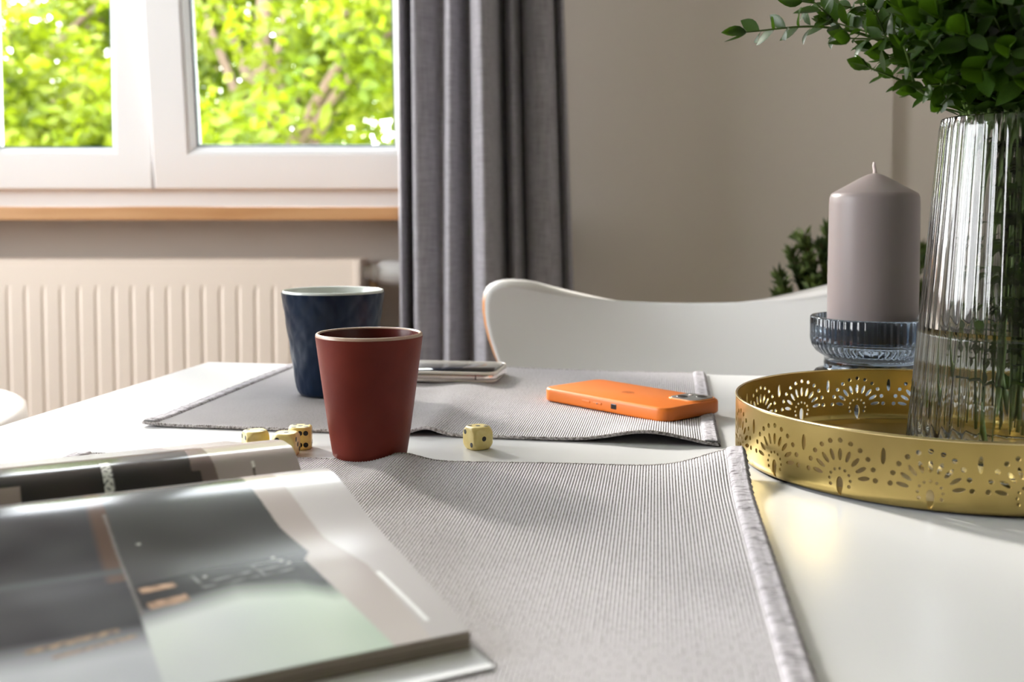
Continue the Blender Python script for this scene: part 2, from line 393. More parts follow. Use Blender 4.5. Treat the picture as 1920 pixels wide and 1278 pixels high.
boxobj('mullion', (-2.49, -2.43, .96, 1.04, LZ0+.07, LZ1-.07), M_pvc, fill_win)
boxobj('glass_pane', (-2.463, -2.459, LY0+.07, .96, LZ0+.07, LZ1-.07), M_pane, fill_win)
boxobj('glass_pane', (-2.463, -2.459, 1.04, LY1-.07, LZ0+.07, LZ1-.07), M_pane, fill_win)

# ============================================================ RADIATOR
RXa, RXb, RZb, RZt = -1.72, -.285, .20, .806
rad = thing('radiator', (0, 0, 0), 'cream ribbed panel radiator on the wall under the wooden windowsill', 'radiator')
def radpanel(y, ysign):
    xs = []; w0 = RXa+.004; w1 = RXb-.004; xs.append((w0, 0)); x = w0+.03
    while x+.03 < w1:
        xs += [(x, 0), (x+.004, .0016), (x+.008, .0016), (x+.012, 0)]; x += .0333
    xs.append((w1, 0))
    zs = [(RZb, 0), (RZb+.028, 0), (RZb+.045, 1), (RZt-.058, 1), (RZt-.042, 0), (RZt-.004, 0), (RZt, -.6)]
    V = [(x, y+ysign*(d*k if k > 0 else -k*.004), z) for z, k in zs for x, d in xs]; n = len(xs)
    Fc = [(i*n+j, i*n+j+1, (i+1)*n+j+1, (i+1)*n+j) for i in range(len(zs)-1) for j in range(n-1)]
    o = mesh('ribbed_panel', V, Fc, M_rad, rad, False)
    md = o.modifiers.new('thick', 'SOLIDIFY'); md.thickness = .002; md.offset = 0
    return o
radpanel(2.000, 1); radpanel(2.095, -1)
for xa in (RXa, RXb-.012):
    boxobj('side_panel', (xa, xa+.012, 1.997, 2.098, RZb+.01, RZt+.003), M_rad, rad, .002)
bm = bmesh.new()
box(bm, RXa, RXb, 1.999, 2.008, RZt-.002, RZt+.004, .001); box(bm, RXa, RXb, 2.088, 2.097, RZt-.002, RZt+.004, .001)
x = RXa+.02
while x < RXb-.02:
    box(bm, x, x+.004, 2.008, 2.088, RZt-.004, RZt+.002); x += .012
bmobj('top_grille', bm, M_rad, rad)
vz = .782
V, Fc = lathe([(.012, 0), (.017, .002), (.022, .012), (.024, .03), (.024, .062), (.021, .072), (.0, .074)], 24, lambda a, i: .0012*cos(a*12) if 2 <= i <= 4 else 0)
R = Matrix.Rotation(radians(90), 4, 'Y')
mesh('thermostat_knob', [R @ Vector(v) + Vector((-.262, 2.045, vz)) for v in V], Fc, M_radw, rad)
V, Fc = lathe([(.009, -.026), (.014, -.024), (.014, -.008), (.018, -.006), (.018, .004)], 20)
mesh('valve_body', [R @ Vector(v) + Vector((-.262, 2.045, vz)) for v in V], Fc, M_radw, rad)
V, Fc = merge([tube([(-.266, 2.045, vz), (-.266, 2.045, .3), (-.266, 2.045, 0)], .009, 10)])
mesh('valve_pipe', V, Fc, M_brass, rad)
for xa in (-1.5, -.5):
    boxobj('wall_bracket', (xa, xa+.03, 2.096, 2.1195, .3, .72), M_radw, rad)

# ============================================================ CURTAIN
cur = thing('curtain', (0, 0, 0), 'grey linen curtain hanging in deep folds at the right side of the window', 'curtain')
cp = [(741, 1.965), (745, 1.925), (752, 1.895), (761, 1.925), (768, 1.990), (773, 1.925), (779, 1.875), (797, 1.880), (815, 1.895), (830, 1.905), (842, 1.848), (856, 1.850), (872, 1.885), (882, 1.895),
      (895, 1.820), (912, 1.800), (928, 1.842), (942, 1.945), (949, 2.02), (954, 1.95), (960, 1.91), (970, 1.905), (979, 1.935), (985, 2.0), (990, 1.935), (998, 1.905), (1015, 1.895), (1034, 1.90), (1048, 1.93), (1055, 1.98), (1060, 1.955), (1067, 1.935), (1073, 1.955), (1076, 1.99)]
def curtain_mesh():
    n = 330; nz = 40; ts = [i*(len(cp)-1)/n for i in range(n+1)]; idx = list(range(len(cp)))
    V = []; 
    for j in range(nz+1):
        z = .015 + (RZ-.05-.015)*j/nz
        k = (z-CAMZ)/1.0
        amp = 1 - .10*max(0, -k) - .05*max(0, k)
        for t in ts:
            px = sinterp(t, idx, [c[0] for c in cp]); yy = sinterp(t, idx, [c[1] for c in cp])
            spread = 1 + (-.055*k if px > 760 else -.055*k*.2)
            s = (px-741)/335
            px2 = 741 + (px-741)*(1-.10*k*s) + 12*k*exp(-((px-850)/30)**2) - 5*k
            y2 = 1.925 + (yy-1.925)*amp + .006*sin(px*.05+z*2.2)
            V.append(((px2-960)/F*1.9, y2, z))
    m = n+1
    Fc = [(j*m+i, j*m+i+1, (j+1)*m+i+1, (j+1)*m+i) for j in range(nz) for i in range(n)]
    o = mesh('cloth', V, Fc, M_curt, cur); md = o.modifiers.new('thick', 'SOLIDIFY'); md.thickness = .0016
curtain_mesh()
V, Fc = tube([(-.22, 1.925, RZ-.025), (.13, 1.925, RZ-.025)], .012, 10); 
rail = thing('curtain_rail', (0, 0, 0), 'white curtain rail on the ceiling above the grey curtain', 'curtain rail')
boxobj('rail', (-2.1, .25, 1.90, 1.95, RZ-.03, RZ), M_pvc, rail, .003)

# ============================================================ TABLE
A = .1676
U = Vector((cos(A), -sin(A), 0)); Vv = Vector((sin(A), cos(A), 0))
TBL = P(390, 678, 0)
tw, td = 1.62, 1.10
org = TBL - Vv*td
tab = thing('dining_table', (org.x, org.y, 0), 'glossy white dining table carrying the placemats, cups, phones and tray', 'table', -A)
boxobj('tabletop', (0, tw, 0, td, TZ-.024, TZ), M_table, tab, .0022, seg=3, smooth=False)
bm = bmesh.new()
for b in ((.07, tw-.07, .07, .09), (.07, tw-.07, td-.09, td-.07), (.07, .09, .09, td-.09), (tw-.09, tw-.07, .09, td-.09)): box(bm, *b, TZ-.09, TZ-.024)
bmobj('apron', bm, M_table, tab)
for lx in (.06, tw-.11):
    for ly in (.06, td-.11):
        bm = bmesh.new(); box(bm, lx, lx+.05, ly, ly+.05, 0, TZ-.024, .004); bmobj('leg', bm, M_table, tab)

# ============================================================ SHELL CHAIR
def shell_chair(loc, rz, label, wmax=.25, zt=.83):
    """moulded plywood shell chair, faces local -Y (front)"""
    ch = thing('shell_chair', loc, label, 'chair', rz)
    # path (y,z) from back top to seat front; half width
    path = [(.02, zt, .0), (.02, zt-.002, .188), (.019, zt-.005, .214), (.018, zt-.012, .232), (.016, zt-.024, .2445), (.014, zt-.040, .250), (.011, zt-.062, .249), (.006, zt-.09, .238), (.002, zt-.12, .222), (-.001, zt-.15, .203), (-.003, zt-.185, .18), (-.004, zt-.23, .152), (-.004, zt-.27, .132),
            (-.012, zt-.31, .125), (-.035, zt-.345, .13), (-.075, zt-.368, .155), (-.13, zt-.377, .19), (-.20, zt-.378, .212), (-.28, zt-.374, .218), (-.36, zt-.372, .212), (-.40, zt-.376, .195), (-.425, zt-.386, .15)]
    path = path[1:]
    n = 40; T = .016
    top = []
    for k, (y, z, w) in enumerate(path):
        row = []
        for i in range(n+1):
            s = -1+2*i/n; x = w*s
            up = max(0, 1-k/12)
            yy = y - .75*up*x*x*2.0 - .3*(1-up)*0
            zz = z + .036*(abs(x)/.22)**2*max(0, 1-max(0, k-4)/5) - .036
            if k >= 13: zz += .35*x*x*.8
            row.append((x, yy, zz))
        top.append(row)
    m = n+1; V = [p for r in top for p in r]
    Fc = [(j*m+i, (j+1)*m+i, (j+1)*m+i+1, j*m+i+1) for j in range(len(path)-1) for i in range(n)]
    o = mesh('shell', V, Fc, M_chair, ch)
    o.data.materials.append(M_plyrim)
    md = o.modifiers.new('thick', 'SOLIDIFY'); md.thickness = T; md.offset = 0; md.material_offset_rim = 1
    sub = o.modifiers.new('sub', 'SUBSURF'); sub.levels = 1; sub.render_levels = 1
    o.modifiers.move(1, 0)
    for sx_ in (-1, 1):
        for fy in (-.33, -.03):
            bx = .05*sx_; 
            V, Fc = tube([(bx, -.19, zt-.402), (sx_*.13, fy*.75-.04, zt-.405), (sx_*.19, fy-.01, zt-.47), (sx_*.235, fy+(.05 if fy > -.1 else -.03), 0.0)], .007, 10)
            mesh('leg', V, Fc, M_chrome, ch)
    V, Fc = lathe([(.07, zt-.412), (.075, zt-.405), (.075, zt-.397), (.05, zt-.392)], 24)
    mesh('seat_mount', [(x, y-.19, z) for x, y, z in V], Fc, M_dark, ch)
    return ch
c0 = PD(1272, 560, 1.385)
shell_chair((c0.x, 1.385, 0), -A*.9, 'white shell chair with orange-brown plywood edge tucked behind the table', zt=.815)

# tub chair, only a corner in view at left
tub = thing('tub_chair', (-.903, 1.30, 0), 'pale rimmed chair with light grey cushion beside the left table edge', 'chair', radians(-60))
def tubshell():
    V = []; n = 36
    for k in range(n+1):
        a = radians(-40+260*k/n); 
        for r, z in ((.27, .34), (.285, .58), (.279, .622), (.270, .628), (.262, .622), (.255, .36)):
            V.append((r*cos(a), r*sin(a), z + (0 if z < .5 else -.02*cos(a+pi/2))))
    m = 6; Fc = [(k*m+j, (k+1)*m+j, (k+1)*m+(j+1) % m, k*m+(j+1) % m) for k in range(n) for j in range(m)]
    Fc += [tuple(range(m))[::-1], tuple(n*m+j for j in range(m))]
    return V, Fc
V, Fc = tubshell(); o = recalc(mesh('backrest_shell', V, Fc, M_tubs, tub))
V, Fc = slab(.46, .46, .22, [(.03, .40), (.0, .42), (-.0, .47), (.02, .50), (.07, .515)], 10); mesh('seat_cushion', V, Fc, M_cush, tub)
V, Fc = lathe([(.0, .33), (.25, .335), (.26, .40), (.0, .401)], 40); mesh('seat_base', V, Fc, M_tubs, tub)
for sx_ in (-1, 1):
    for sy_ in (-1, 1):
        V, Fc = tube([(sx_*.13, sy_*.13, .34), (sx_*.19, sy_*.19, 0)], [.016, .009], 10); mesh('leg', V, Fc, M_ply, tub)
thr = thing('back_cushion', (0, 0, 0), 'light grey cushion propped inside the pale rimmed chair', 'cushion')
def pillow(c, w, h, t, rot):
    V = []; Fc = []; n = 20
    for sgn in (1, -1):
        for i in range(n+1):
            for j in range(n+1):
                u = -1+2*i/n; v = -1+2*j/n
                b = max(0, (1-u**4)*(1-v**4))**.5
                V.append(Vector((u*w/2*(1-.06*v*v), sgn*t/2*b, v*h/2*(1-.06*u*u))))
    m = (n+1)**2
    for s in range(2):
        for i in range(n):
            for j in range(n):
                a = s*m+i*(n+1)+j; q = (a, a+1, a+n+2, a+n+1); Fc.append(q if s else q[::-1])
    return [rot @ v + Vector(c) for v in V], Fc
V, Fc = pillow((-.858, 1.20, .535), .38, .17, .13, Matrix.Rotation(radians(-25), 3, 'Z') @ Matrix.Rotation(radians(14), 3, 'X'))
mesh('cushion_cover', V, Fc, M_cush, thr)

# ============================================================ PLACEMATS
def placemat(label, BL, BR, FR, FL, hfun, nrib=248, nv=56):
    """corner points (x,y); hfun(u,v) height above table"""
    base = Vector(((BL[0]+FR[0])/2, (BL[1]+FR[1])/2, TZ))
    pm = thing('placemat', base, label, 'placemat', group=None)
    def pos(u, v):
        x = (FL[0]*(1-u)+FR[0]*u)*(1-v)+(BL[0]*(1-u)+BR[0]*u)*v
        y = (FL[1]*(1-u)+FR[1]*u)*(1-v)+(BL[1]*(1-u)+BR[1]*u)*v
        return x, y
    NU = nrib*4; TT = .0017
    V = []; UV = []
    hs = [[hfun(i/(NU//8), j/nv) for i in range(NU//8+1)] for j in range(nv+1)]
    for j in range(nv+1):
        v = j/nv
        for i in range(NU+1):
            u = i/NU; x, y = pos(u, v)
            q = i/8; k = min(int(q), NU//8-1); h = hs[j][k]*(1-(q-k))+hs[j][k+1]*(q-k)
            rb = abs(sin(pi*i/4))
            V.append((x-base.x, y-base.y, .0004+h+TT+.00085*rb)); UV.append((u*nrib*RIB, v*.37))
    m = NU+1; top = len(V)
    Fc = [(j*m+i, j*m+i+1, (j+1)*m+i+1, (j+1)*m+i) for j in range(nv) for i in range(NU)]
    # plain underside, coarse
    st_ = 8; mu = NU//st_+1
    for j in range(nv+1):
        for i in range(0, NU+1, st_):
            x, y = pos(i/NU, j/nv); V.append((x-base.x, y-base.y, .0003+hs[j][i//st_])); UV.append((0, 0))
    Fc += [(top+j*mu+i, top+(j+1)*mu+i, top+(j+1)*mu+i+1, top+j*mu+i+1) for j in range(nv) for i in range(mu-1)]
    o = mesh('ribbed_cloth', V, Fc, M_cloth, pm)
    uvl = o.data.uv_layers.new(name='UVMap')
    vi = [0]*len(o.data.loops); o.data.loops.foreach_get('vertex_index', vi)
    flat = [c for k in vi for c in UV[k]]; uvl.data.foreach_set('uv', flat)
    # selvedge cords on front and back edges (twisted: little bumps per rib)
    for v in (0, 1):
        pts = []; rr = []
        for i in range(0, NU+1, 2):
            u = i/NU; x, y = pos(u, v); k = i/8; kk = min(int(k), NU//8-1); jj = 0 if v == 0 else nv
            h = hs[jj][kk]*(1-(k-kk))+hs[jj][kk+1]*(k-kk)
            pts.append((x-base.x, y-base.y, .0005+h+.00135)); rr.append(.00125+.00035*(i//2 % 2))
        V, Fc = tube(pts, rr, 6); mesh('edge_cord', V, Fc, M_cord, pm)
    # sewn hems at both short ends: bands with cross ribs
    for s in (0, 1):
        V = []; n = 440; w = .0115/.476
        us = [0-.003, .0, w*.12, w*.2, w*.45, w*.75, w*.95, w*1.05]; hz = [.0006, .0030, .0038, .0034, .0037, .0037, .0034, .0018]
        for j in range(n+1):
            v = .001+.998*j/n
            for a, h0 in zip(us, hz):
                wob = .0012*sin(j*1.7)*.5+.0008*sin(j*.61+2)
                u = a + (wob if a <= 0 else 0); u = u if s == 0 else 1-u
                x, y = pos(u, v); uu = min(max(u, 0), 1)*(NU//8); vv = v*nv
                k = min(int(uu), NU//8-1); jj = min(int(vv), nv-1); fu = uu-k; fv = vv-jj
                h = (hs[jj][k]*(1-fu)+hs[jj][k+1]*fu)*(1-fv)+(hs[jj+1][k]*(1-fu)+hs[jj+1][k+1]*fu)*fv
                V.append((x-base.x, y-base.y, h+h0+(.0010*(j % 2)+.0003*sin(j*2.9) if a > 0 else 0)))
        q = len(us); Fc = [(j*q+i, j*q+i+1, (j+1)*q+i+1, (j+1)*q+i) for j in range(n) for i in range(q-1)]
        if s: Fc = [f[::-1] for f in Fc]
        mesh('hem', V, Fc, M_hem, pm)
    return pm
def g(x, c, w): return exp(-((x-c)/w)**2)
def h_back(u, v):
    h = .0052*g(u, .515-.03*v, .028+.05*v)*(1-.45*v)
    h += .0080*g(u, .885, .075)*exp(-(v/.16)**2)*(1 if u < .96 else max(0, 1-(u-.96)/.045))
    h += .0018*g(u, .0, .03)*g(v, 0, .06) + .0012*g(v, 1, .05)*g(u, .62, .10)
    h += .0010*g(u, .3, .12)*g(v, .6, .3)
    return h
placemat('pale grey ribbed placemat on the far side, under the navy cup and both phones',
         (-.256, 1.222), (.2105, 1.160), (.1575, .803), (-.3075, .880), h_back)
def h_front(u, v):
    h = .0052*g(u, .505, .035+.05*(1-v))*exp(-((1-v)/.35)**2)
    h += .0145*exp(-((1-u)/.075)**2)*exp(-((1-v)/.12)**2)
    h += .0012*g(u, .75, .1)*g(v, .8, .25)
    return h
placemat('pale grey ribbed placemat nearest the camera, its corner pushed up against the gold tray',
         (-.318, .772), (.1585, .7235), (.1090, .357), (-.367, .405), h_front)

# ============================================================ CUPS
def cup(label, c, rb, rt, h, m_out, m_in, m_rim, wall=.0028, ring_=False, diamonds=False):
    t = thing('cup', c, label, 'cup')
    N = 96
    prof = [(.0, .0), (rb-.006, .0), (rb-.002, .0008), (rb, .0035)]
    for k in range(1, 25): prof.append((rb+(rt-rb)*(k/24)**.92, .0035+(h-.0075)*k/24))
    prof.append((rt+.0002, h-.0022))
    fl = None
    if diamonds:
        def fl(an, i):
            if i < 4: return 0
            z = prof[i][1]; a = an*14/(2*pi); b = z/.026
            d = min(abs((a+b) % 1-.5), abs((a-b) % 1-.5)); return .0007*min(1, d*4)
    V, Fc = lathe(prof, N*2 if diamonds else N, fl); Fc = [f for f in Fc if len(f) == 4 or f[0] == 0 or True][:-1]
    mesh('cup_wall', V, Fc, m_out, t)
    V, Fc = lathe([(rt, h-.0024), (rt-.0001, h-.0008), (rt-.0007, h-.0001), (rt-wall*.5, h), (rt-wall+.0005, h-.0003), (rt-wall, h-.0012)], N); Fc = Fc[:-2]
    mesh('rim', V, Fc, m_rim, t)
    V, Fc = lathe([(rt-wall, h-.0011)]+[(rb+(rt-rb)*k/12-wall, .0035+(h-.0075)*k/12) for k in range(11, 0, -1)]+[(rb-.006, .005), (.0, .0045)], N); Fc = Fc[:-1]
    mesh('inner_wall', V, Fc, m_in, t)
    return t
pr = P(694, 857.5, 0)
cup('brick-red tapered cup without handle, standing in front of the navy cup', pr, .0268, .0384, .0915, M_red, M_redin, M_rimr)
pn = P(626.5, 737, .003)
cup('dark navy tapered cup with pale inside, on the far placemat', (pn.x, pn.y, TZ+.0032), .0345, .0484, .1005, M_navy, M_navyin, M_navyin, wall=.0024, diamonds=True)

# ============================================================ DICE
PIPS = {1: [(0, 0)], 2: [(-1, 1), (1, -1)], 3: [(-1, 1), (0, 0), (1, -1)], 4: [(-1, -1), (1, 1), (-1, 1), (1, -1)],
        5: [(-1, -1), (1, 1), (-1, 1), (1, -1), (0, 0)], 6: [(-1, -1), (0, -1), (1, -1), (-1, 1), (0, 1), (1, 1)]}
def diebody(s):
    bm = bmesh.new(); bmesh.ops.create_cube(bm, size=2)
    bmesh.ops.subdivide_edges(bm, edges=bm.edges, cuts=15, use_grid_fill=True)
    for v in bm.verts:
        p = v.co.copy(); R = 1.40
        r = .20
        q = Vector([max(-1+r, min(1-r, c)) for c in p]); d = p-q
        if d.length > 1e-6: p = q + d.normalized()*r if d.length > r or abs(max(map(abs, p))-1) < 1e-4 else p
        if p.length > R: p = p*(R/p.length)
        v.co = p*(s/2)
    bmesh.ops.translate(bm, vec=(0, 0, s/2), verts=bm.verts)
    me = bpy.data.meshes.new('die_body'); bm.to_mesh(me); bm.free(); me.shade_smooth(); me.materials.append(M_die); return me
DS = .0172
DME = diebody(DS)
V_, F_ = lathe([(0, 0), (.0018, 0), (.0019, .00006), (.0015, .00014), (0, .00016)], 14)
PME = bpy.data.meshes.new('pip'); PME.from_pydata(V_, [], F_); PME.materials.append(M_pip); PME.shade_smooth()
def die(loc, rz, faces, label):
    t = thing('die', loc, label, 'die', rz)
    b = bpy.data.objects.new('die_body', DME); COL.objects.link(b); b.parent = t
    c = Vector((0, 0, DS/2)); fr = {'+z': ((0, 0, 1), (1, 0, 0)), '-z': ((0, 0, -1), (1, 0, 0)), '+x': ((1, 0, 0), (0, 1, 0)), '-x': ((-1, 0, 0), (0, -1, 0)), '+y': ((0, 1, 0), (-1, 0, 0)), '-y': ((0, -1, 0), (1, 0, 0))}
    for k, n in faces.items():
        nn, uu = map(Vector, fr[k]); ww = nn.cross(uu)
        for a, b_ in PIPS[n]:
            p = bpy.data.objects.new('pip', PME); COL.objects.link(p); p.parent = t
            sx_ = .0044; pos = c + nn*(DS/2-.00004) + uu*a*sx_ + ww*b_*sx_
            M = Matrix((uu, ww, nn)).transposed().to_4x4(); M.translation = pos; p.matrix_local = M
    return t
dp = P(896, 840, 0); die((dp.x, dp.y, TZ+.0), radians(35), {'+z': 3, '-z': 4, '-x': 2, '+x': 5, '-y': 1, '+y': 6}, 'ivory die lying alone right of the red cup, one pip facing front')
dp = P(563.5, 840, 0); die((dp.x, dp.y, TZ), radians(8), {'+z': 5, '-z': 2, '-y': 6, '+y': 1, '-x': 3, '+x': 4}, 'ivory die nearest the red cup in the cluster of three, six pips facing front')
dp = P(537, 853.5, 0); die((dp.x, dp.y, TZ), radians(-4), {'+z': 1, '-z': 6, '-y': 2, '+y': 5, '-x': 4, '+x': 3}, 'ivory die in the middle of the cluster of three, one pip on top')
dp = P(479, 849, 0); die((dp.x, dp.y, TZ), radians(30), {'+z': 2, '-z': 5, '-x': 4, '+x': 3, '-y': 1, '+y': 6}, 'ivory die leftmost of the cluster, half hidden by the magazine')

# ============================================================ ORANGE PHONE
a = P(1015, 748, .004); b = P(1240, 791, .004); d = P(1367, 772, .004)
ang = atan2(b.y-a.y, b.x-a.x)
phl, phw, pht = .1505, .0775, .0118
ex_ = Vector((cos(ang), sin(ang), 0)); ey_ = Vector((-sin(ang), cos(ang), 0))
pc = a + ex_*(phl/2) + ey_*(phw/2)
ph = thing('phone', (pc.x, pc.y, TZ+.0036), 'phone in an orange case lying face down on the far placemat', 'phone', ang)
V, Fc = slab(phl, phw, .0115, [(.0012, 0), (.0002, .0010), (0, .0022), (0, pht-.0026), (.0003, pht-.0014), (.0010, pht-.0004), (.0020, pht)], 10)
mesh('case', V, Fc, M_orange, ph)
V, Fc = slab(phl-.006, phw-.006, .010, [(0, -.0004), (0, .0002)], 8); mesh('screen_glass', V, Fc, M_screen, ph)
# camera cut-out at far right corner
V, Fc = slab(.033, .033, .008, [(0, pht-.0006), (0, pht+.0007), (.0007, pht+.0011), (.0016, pht+.0009)], 8)
cx, cy = phl/2-.0195, phw/2-.0195
V, Fc = slab(.033, .033, .008, [(0, pht-.0006), (0, pht+.0007), (.0007, pht+.0011), (.0016, pht+.0008)], 8)
mesh('camera_frame', [(x+cx, y+cy, z) for x, y, z in V], Fc, M_oedge, ph)
V, Fc = slab(.0298, .0298, .0065, [(0, pht+.0006), (0, pht+.00125), (.0004, pht+.00135)], 8)
mesh('camera_plate', [(x+cx, y+cy, z) for x, y, z in V], Fc, M_camp, ph)
for lx, ly, r in ((-.006, -.006, .0050), (.006, .006, .0050)):
    V, Fc = lathe([(0, 0), (r, 0), (r, .0004), (r-.0008, .0007), (r-.0016, .0005), (r-.002, .0003), (0, .0003)], 28)
    ln = mesh('camera_lens', [(x+cx+lx, y+cy+ly, z+pht+.0012) for x, y, z in V], Fc, M_dark, ph)
    V, Fc = lathe([(r-.0009, .0007), (r-.0002, .0005), (r, .0002)], 28); mesh('lens_ring', [(x+cx+lx, y+cy+ly, z+pht+.00125) for x, y, z in V], Fc[:-2], M_lens, ln)
V, Fc = lathe([(0, 0), (.0022, 0), (.0020, .0004), (0, .0005)], 16); mesh('flash', [(x+cx-.006, y+cy+.006, z+pht+.0013) for x, y, z in V], Fc, M_wick, ph)
# fruit logo debossed print
def logo():
    out = []
    for k in range(48):
        a_ = 2*pi*k/48; r = 1 + .10*cos(2*a_) + .0*sin(a_)
        x = r*sin(a_)*.92; y = r*cos(a_)*.95
        if y > .6: y -= .22*max(0, 1-abs(x)/.35)
        if y < -.7: y += .14*max(0, 1-abs(x)/.28)
        dx, dy = x-1.02, y-.12; dd = hypot(dx, dy)
        if dd < .42 and x > 0: x, y = 1.02+dx/dd*.42, .12+dy/dd*.42
        out.append((x, y))
    return out
lg = logo(); s_ = .0062; bm = bmesh.new()
vs1 = [bm.verts.new((0, 0, 0))]; vv = [bm.verts.new((y*s_, -x*s_, 0)) for x, y in lg]
for i in range(48): bm.faces.new((vs1[0], vv[i], vv[(i+1) % 48]))
lf = [(0, 1.0), (.12, 1.35), (.42, 1.55), (.38, 1.22)]
bm.faces.new([bm.verts.new((y*s_, -x*s_, 0)) for x, y in lf])
bmobj('logo', bm, M_logo, ph, loc=(-.002, 0, pht+.00008))
# left side (facing camera): buttons and switch cut-out
boxobj('switch_cutout', (.0165-.0035, .0165+.0035, -phw/2-.0002, -phw/2+.0015, .0035, .0085), M_dark, ph, .0008)
for x0, x1 in ((-.026, -.016), (-.012, -.002)):
    boxobj('side_button', (x0+.004, x1+.004, -phw/2-.0006, -phw/2+.001, .0050, .0072), M_orange, ph, .0006)
V, Fc = lathe([(0, 0), (.0007, 0), (.0005, .0004), (0, .0005)], 10)
R = Matrix.Rotation(radians(90), 4, 'X'); mesh('pin_hole', [R @ Vector(v)+Vector((-.003, -phw/2-.0006, .0061)) for v in V], Fc, M_lens, ph)

# ============================================================ GREY PHONE IN CLEAR CASE
g1 = P(916, 721, .004); g0 = P(785, 716, .004); ga = radians(-9)
ex_ = Vector((cos(ga), sin(ga), 0)); ey_ = Vector((-sin(ga), cos(ga), 0))
gc = P(941, 718, .004); gc = Vector((gc.x-.006, gc.y-.014, 0)) - ex_*(.076) + ey_*(.040)
gp = thing('phone', (gc.x, gc.y, TZ+.0036), 'phone in a clear case lying screen up behind the red cup', 'phone', ga)
V, Fc = slab(.151, .078, .013, [(.0015, .0020), (.0003, .0030), (0, .0045), (0, .0118), (.0003, .0128), (.0008, .0131), (.0013, .0128), (.0015, .0122)], 10)
mesh('clear_case', V, Fc, M_case, gp)
V, Fc = slab(.1478, .0748, .0115, [(0, .0122), (0, .01262), (.0003, .01275)], 10); mesh('bezel', V, Fc, M_dark, gp)
V, Fc = slab(.144, .071, .010, [(0, .0125), (0, .01285)], 10); mesh('screen', V, Fc, M_screen, gp)
V, Fc = slab(.1512, .0782, .013, [(0, .0052), (-.0001, .0054), (-.0001, .0104), (0, .0106)], 10); mesh('steel_band', V, Fc, M_steel, gp)
V, Fc = slab(.0016, .0786, .0005, [(0, .0052), (0, .0106)], 2); mesh('antenna_line', [(x+.055, y, z) for x, y, z in V], Fc, M_port, gp)
boxobj('side_button', (.018, .030, -.0397, -.0388, .0060, .0090), M_steel, gp, .0004)
V, Fc = slab(.038, .036, .008, [(.001, 0), (0, .0008), (0, .0022)], 8); mesh('camera_bump', [(x+.050-.028, y-.016, z) for x, y, z in V], Fc, M_case, gp)
V, Fc = slab(.020, .030, .008, [(.001, 0), (0, .0008), (0, .0022)], 8); mesh('case_foot', [(x-.06, y, z) for x, y, z in V], Fc, M_case, gp)

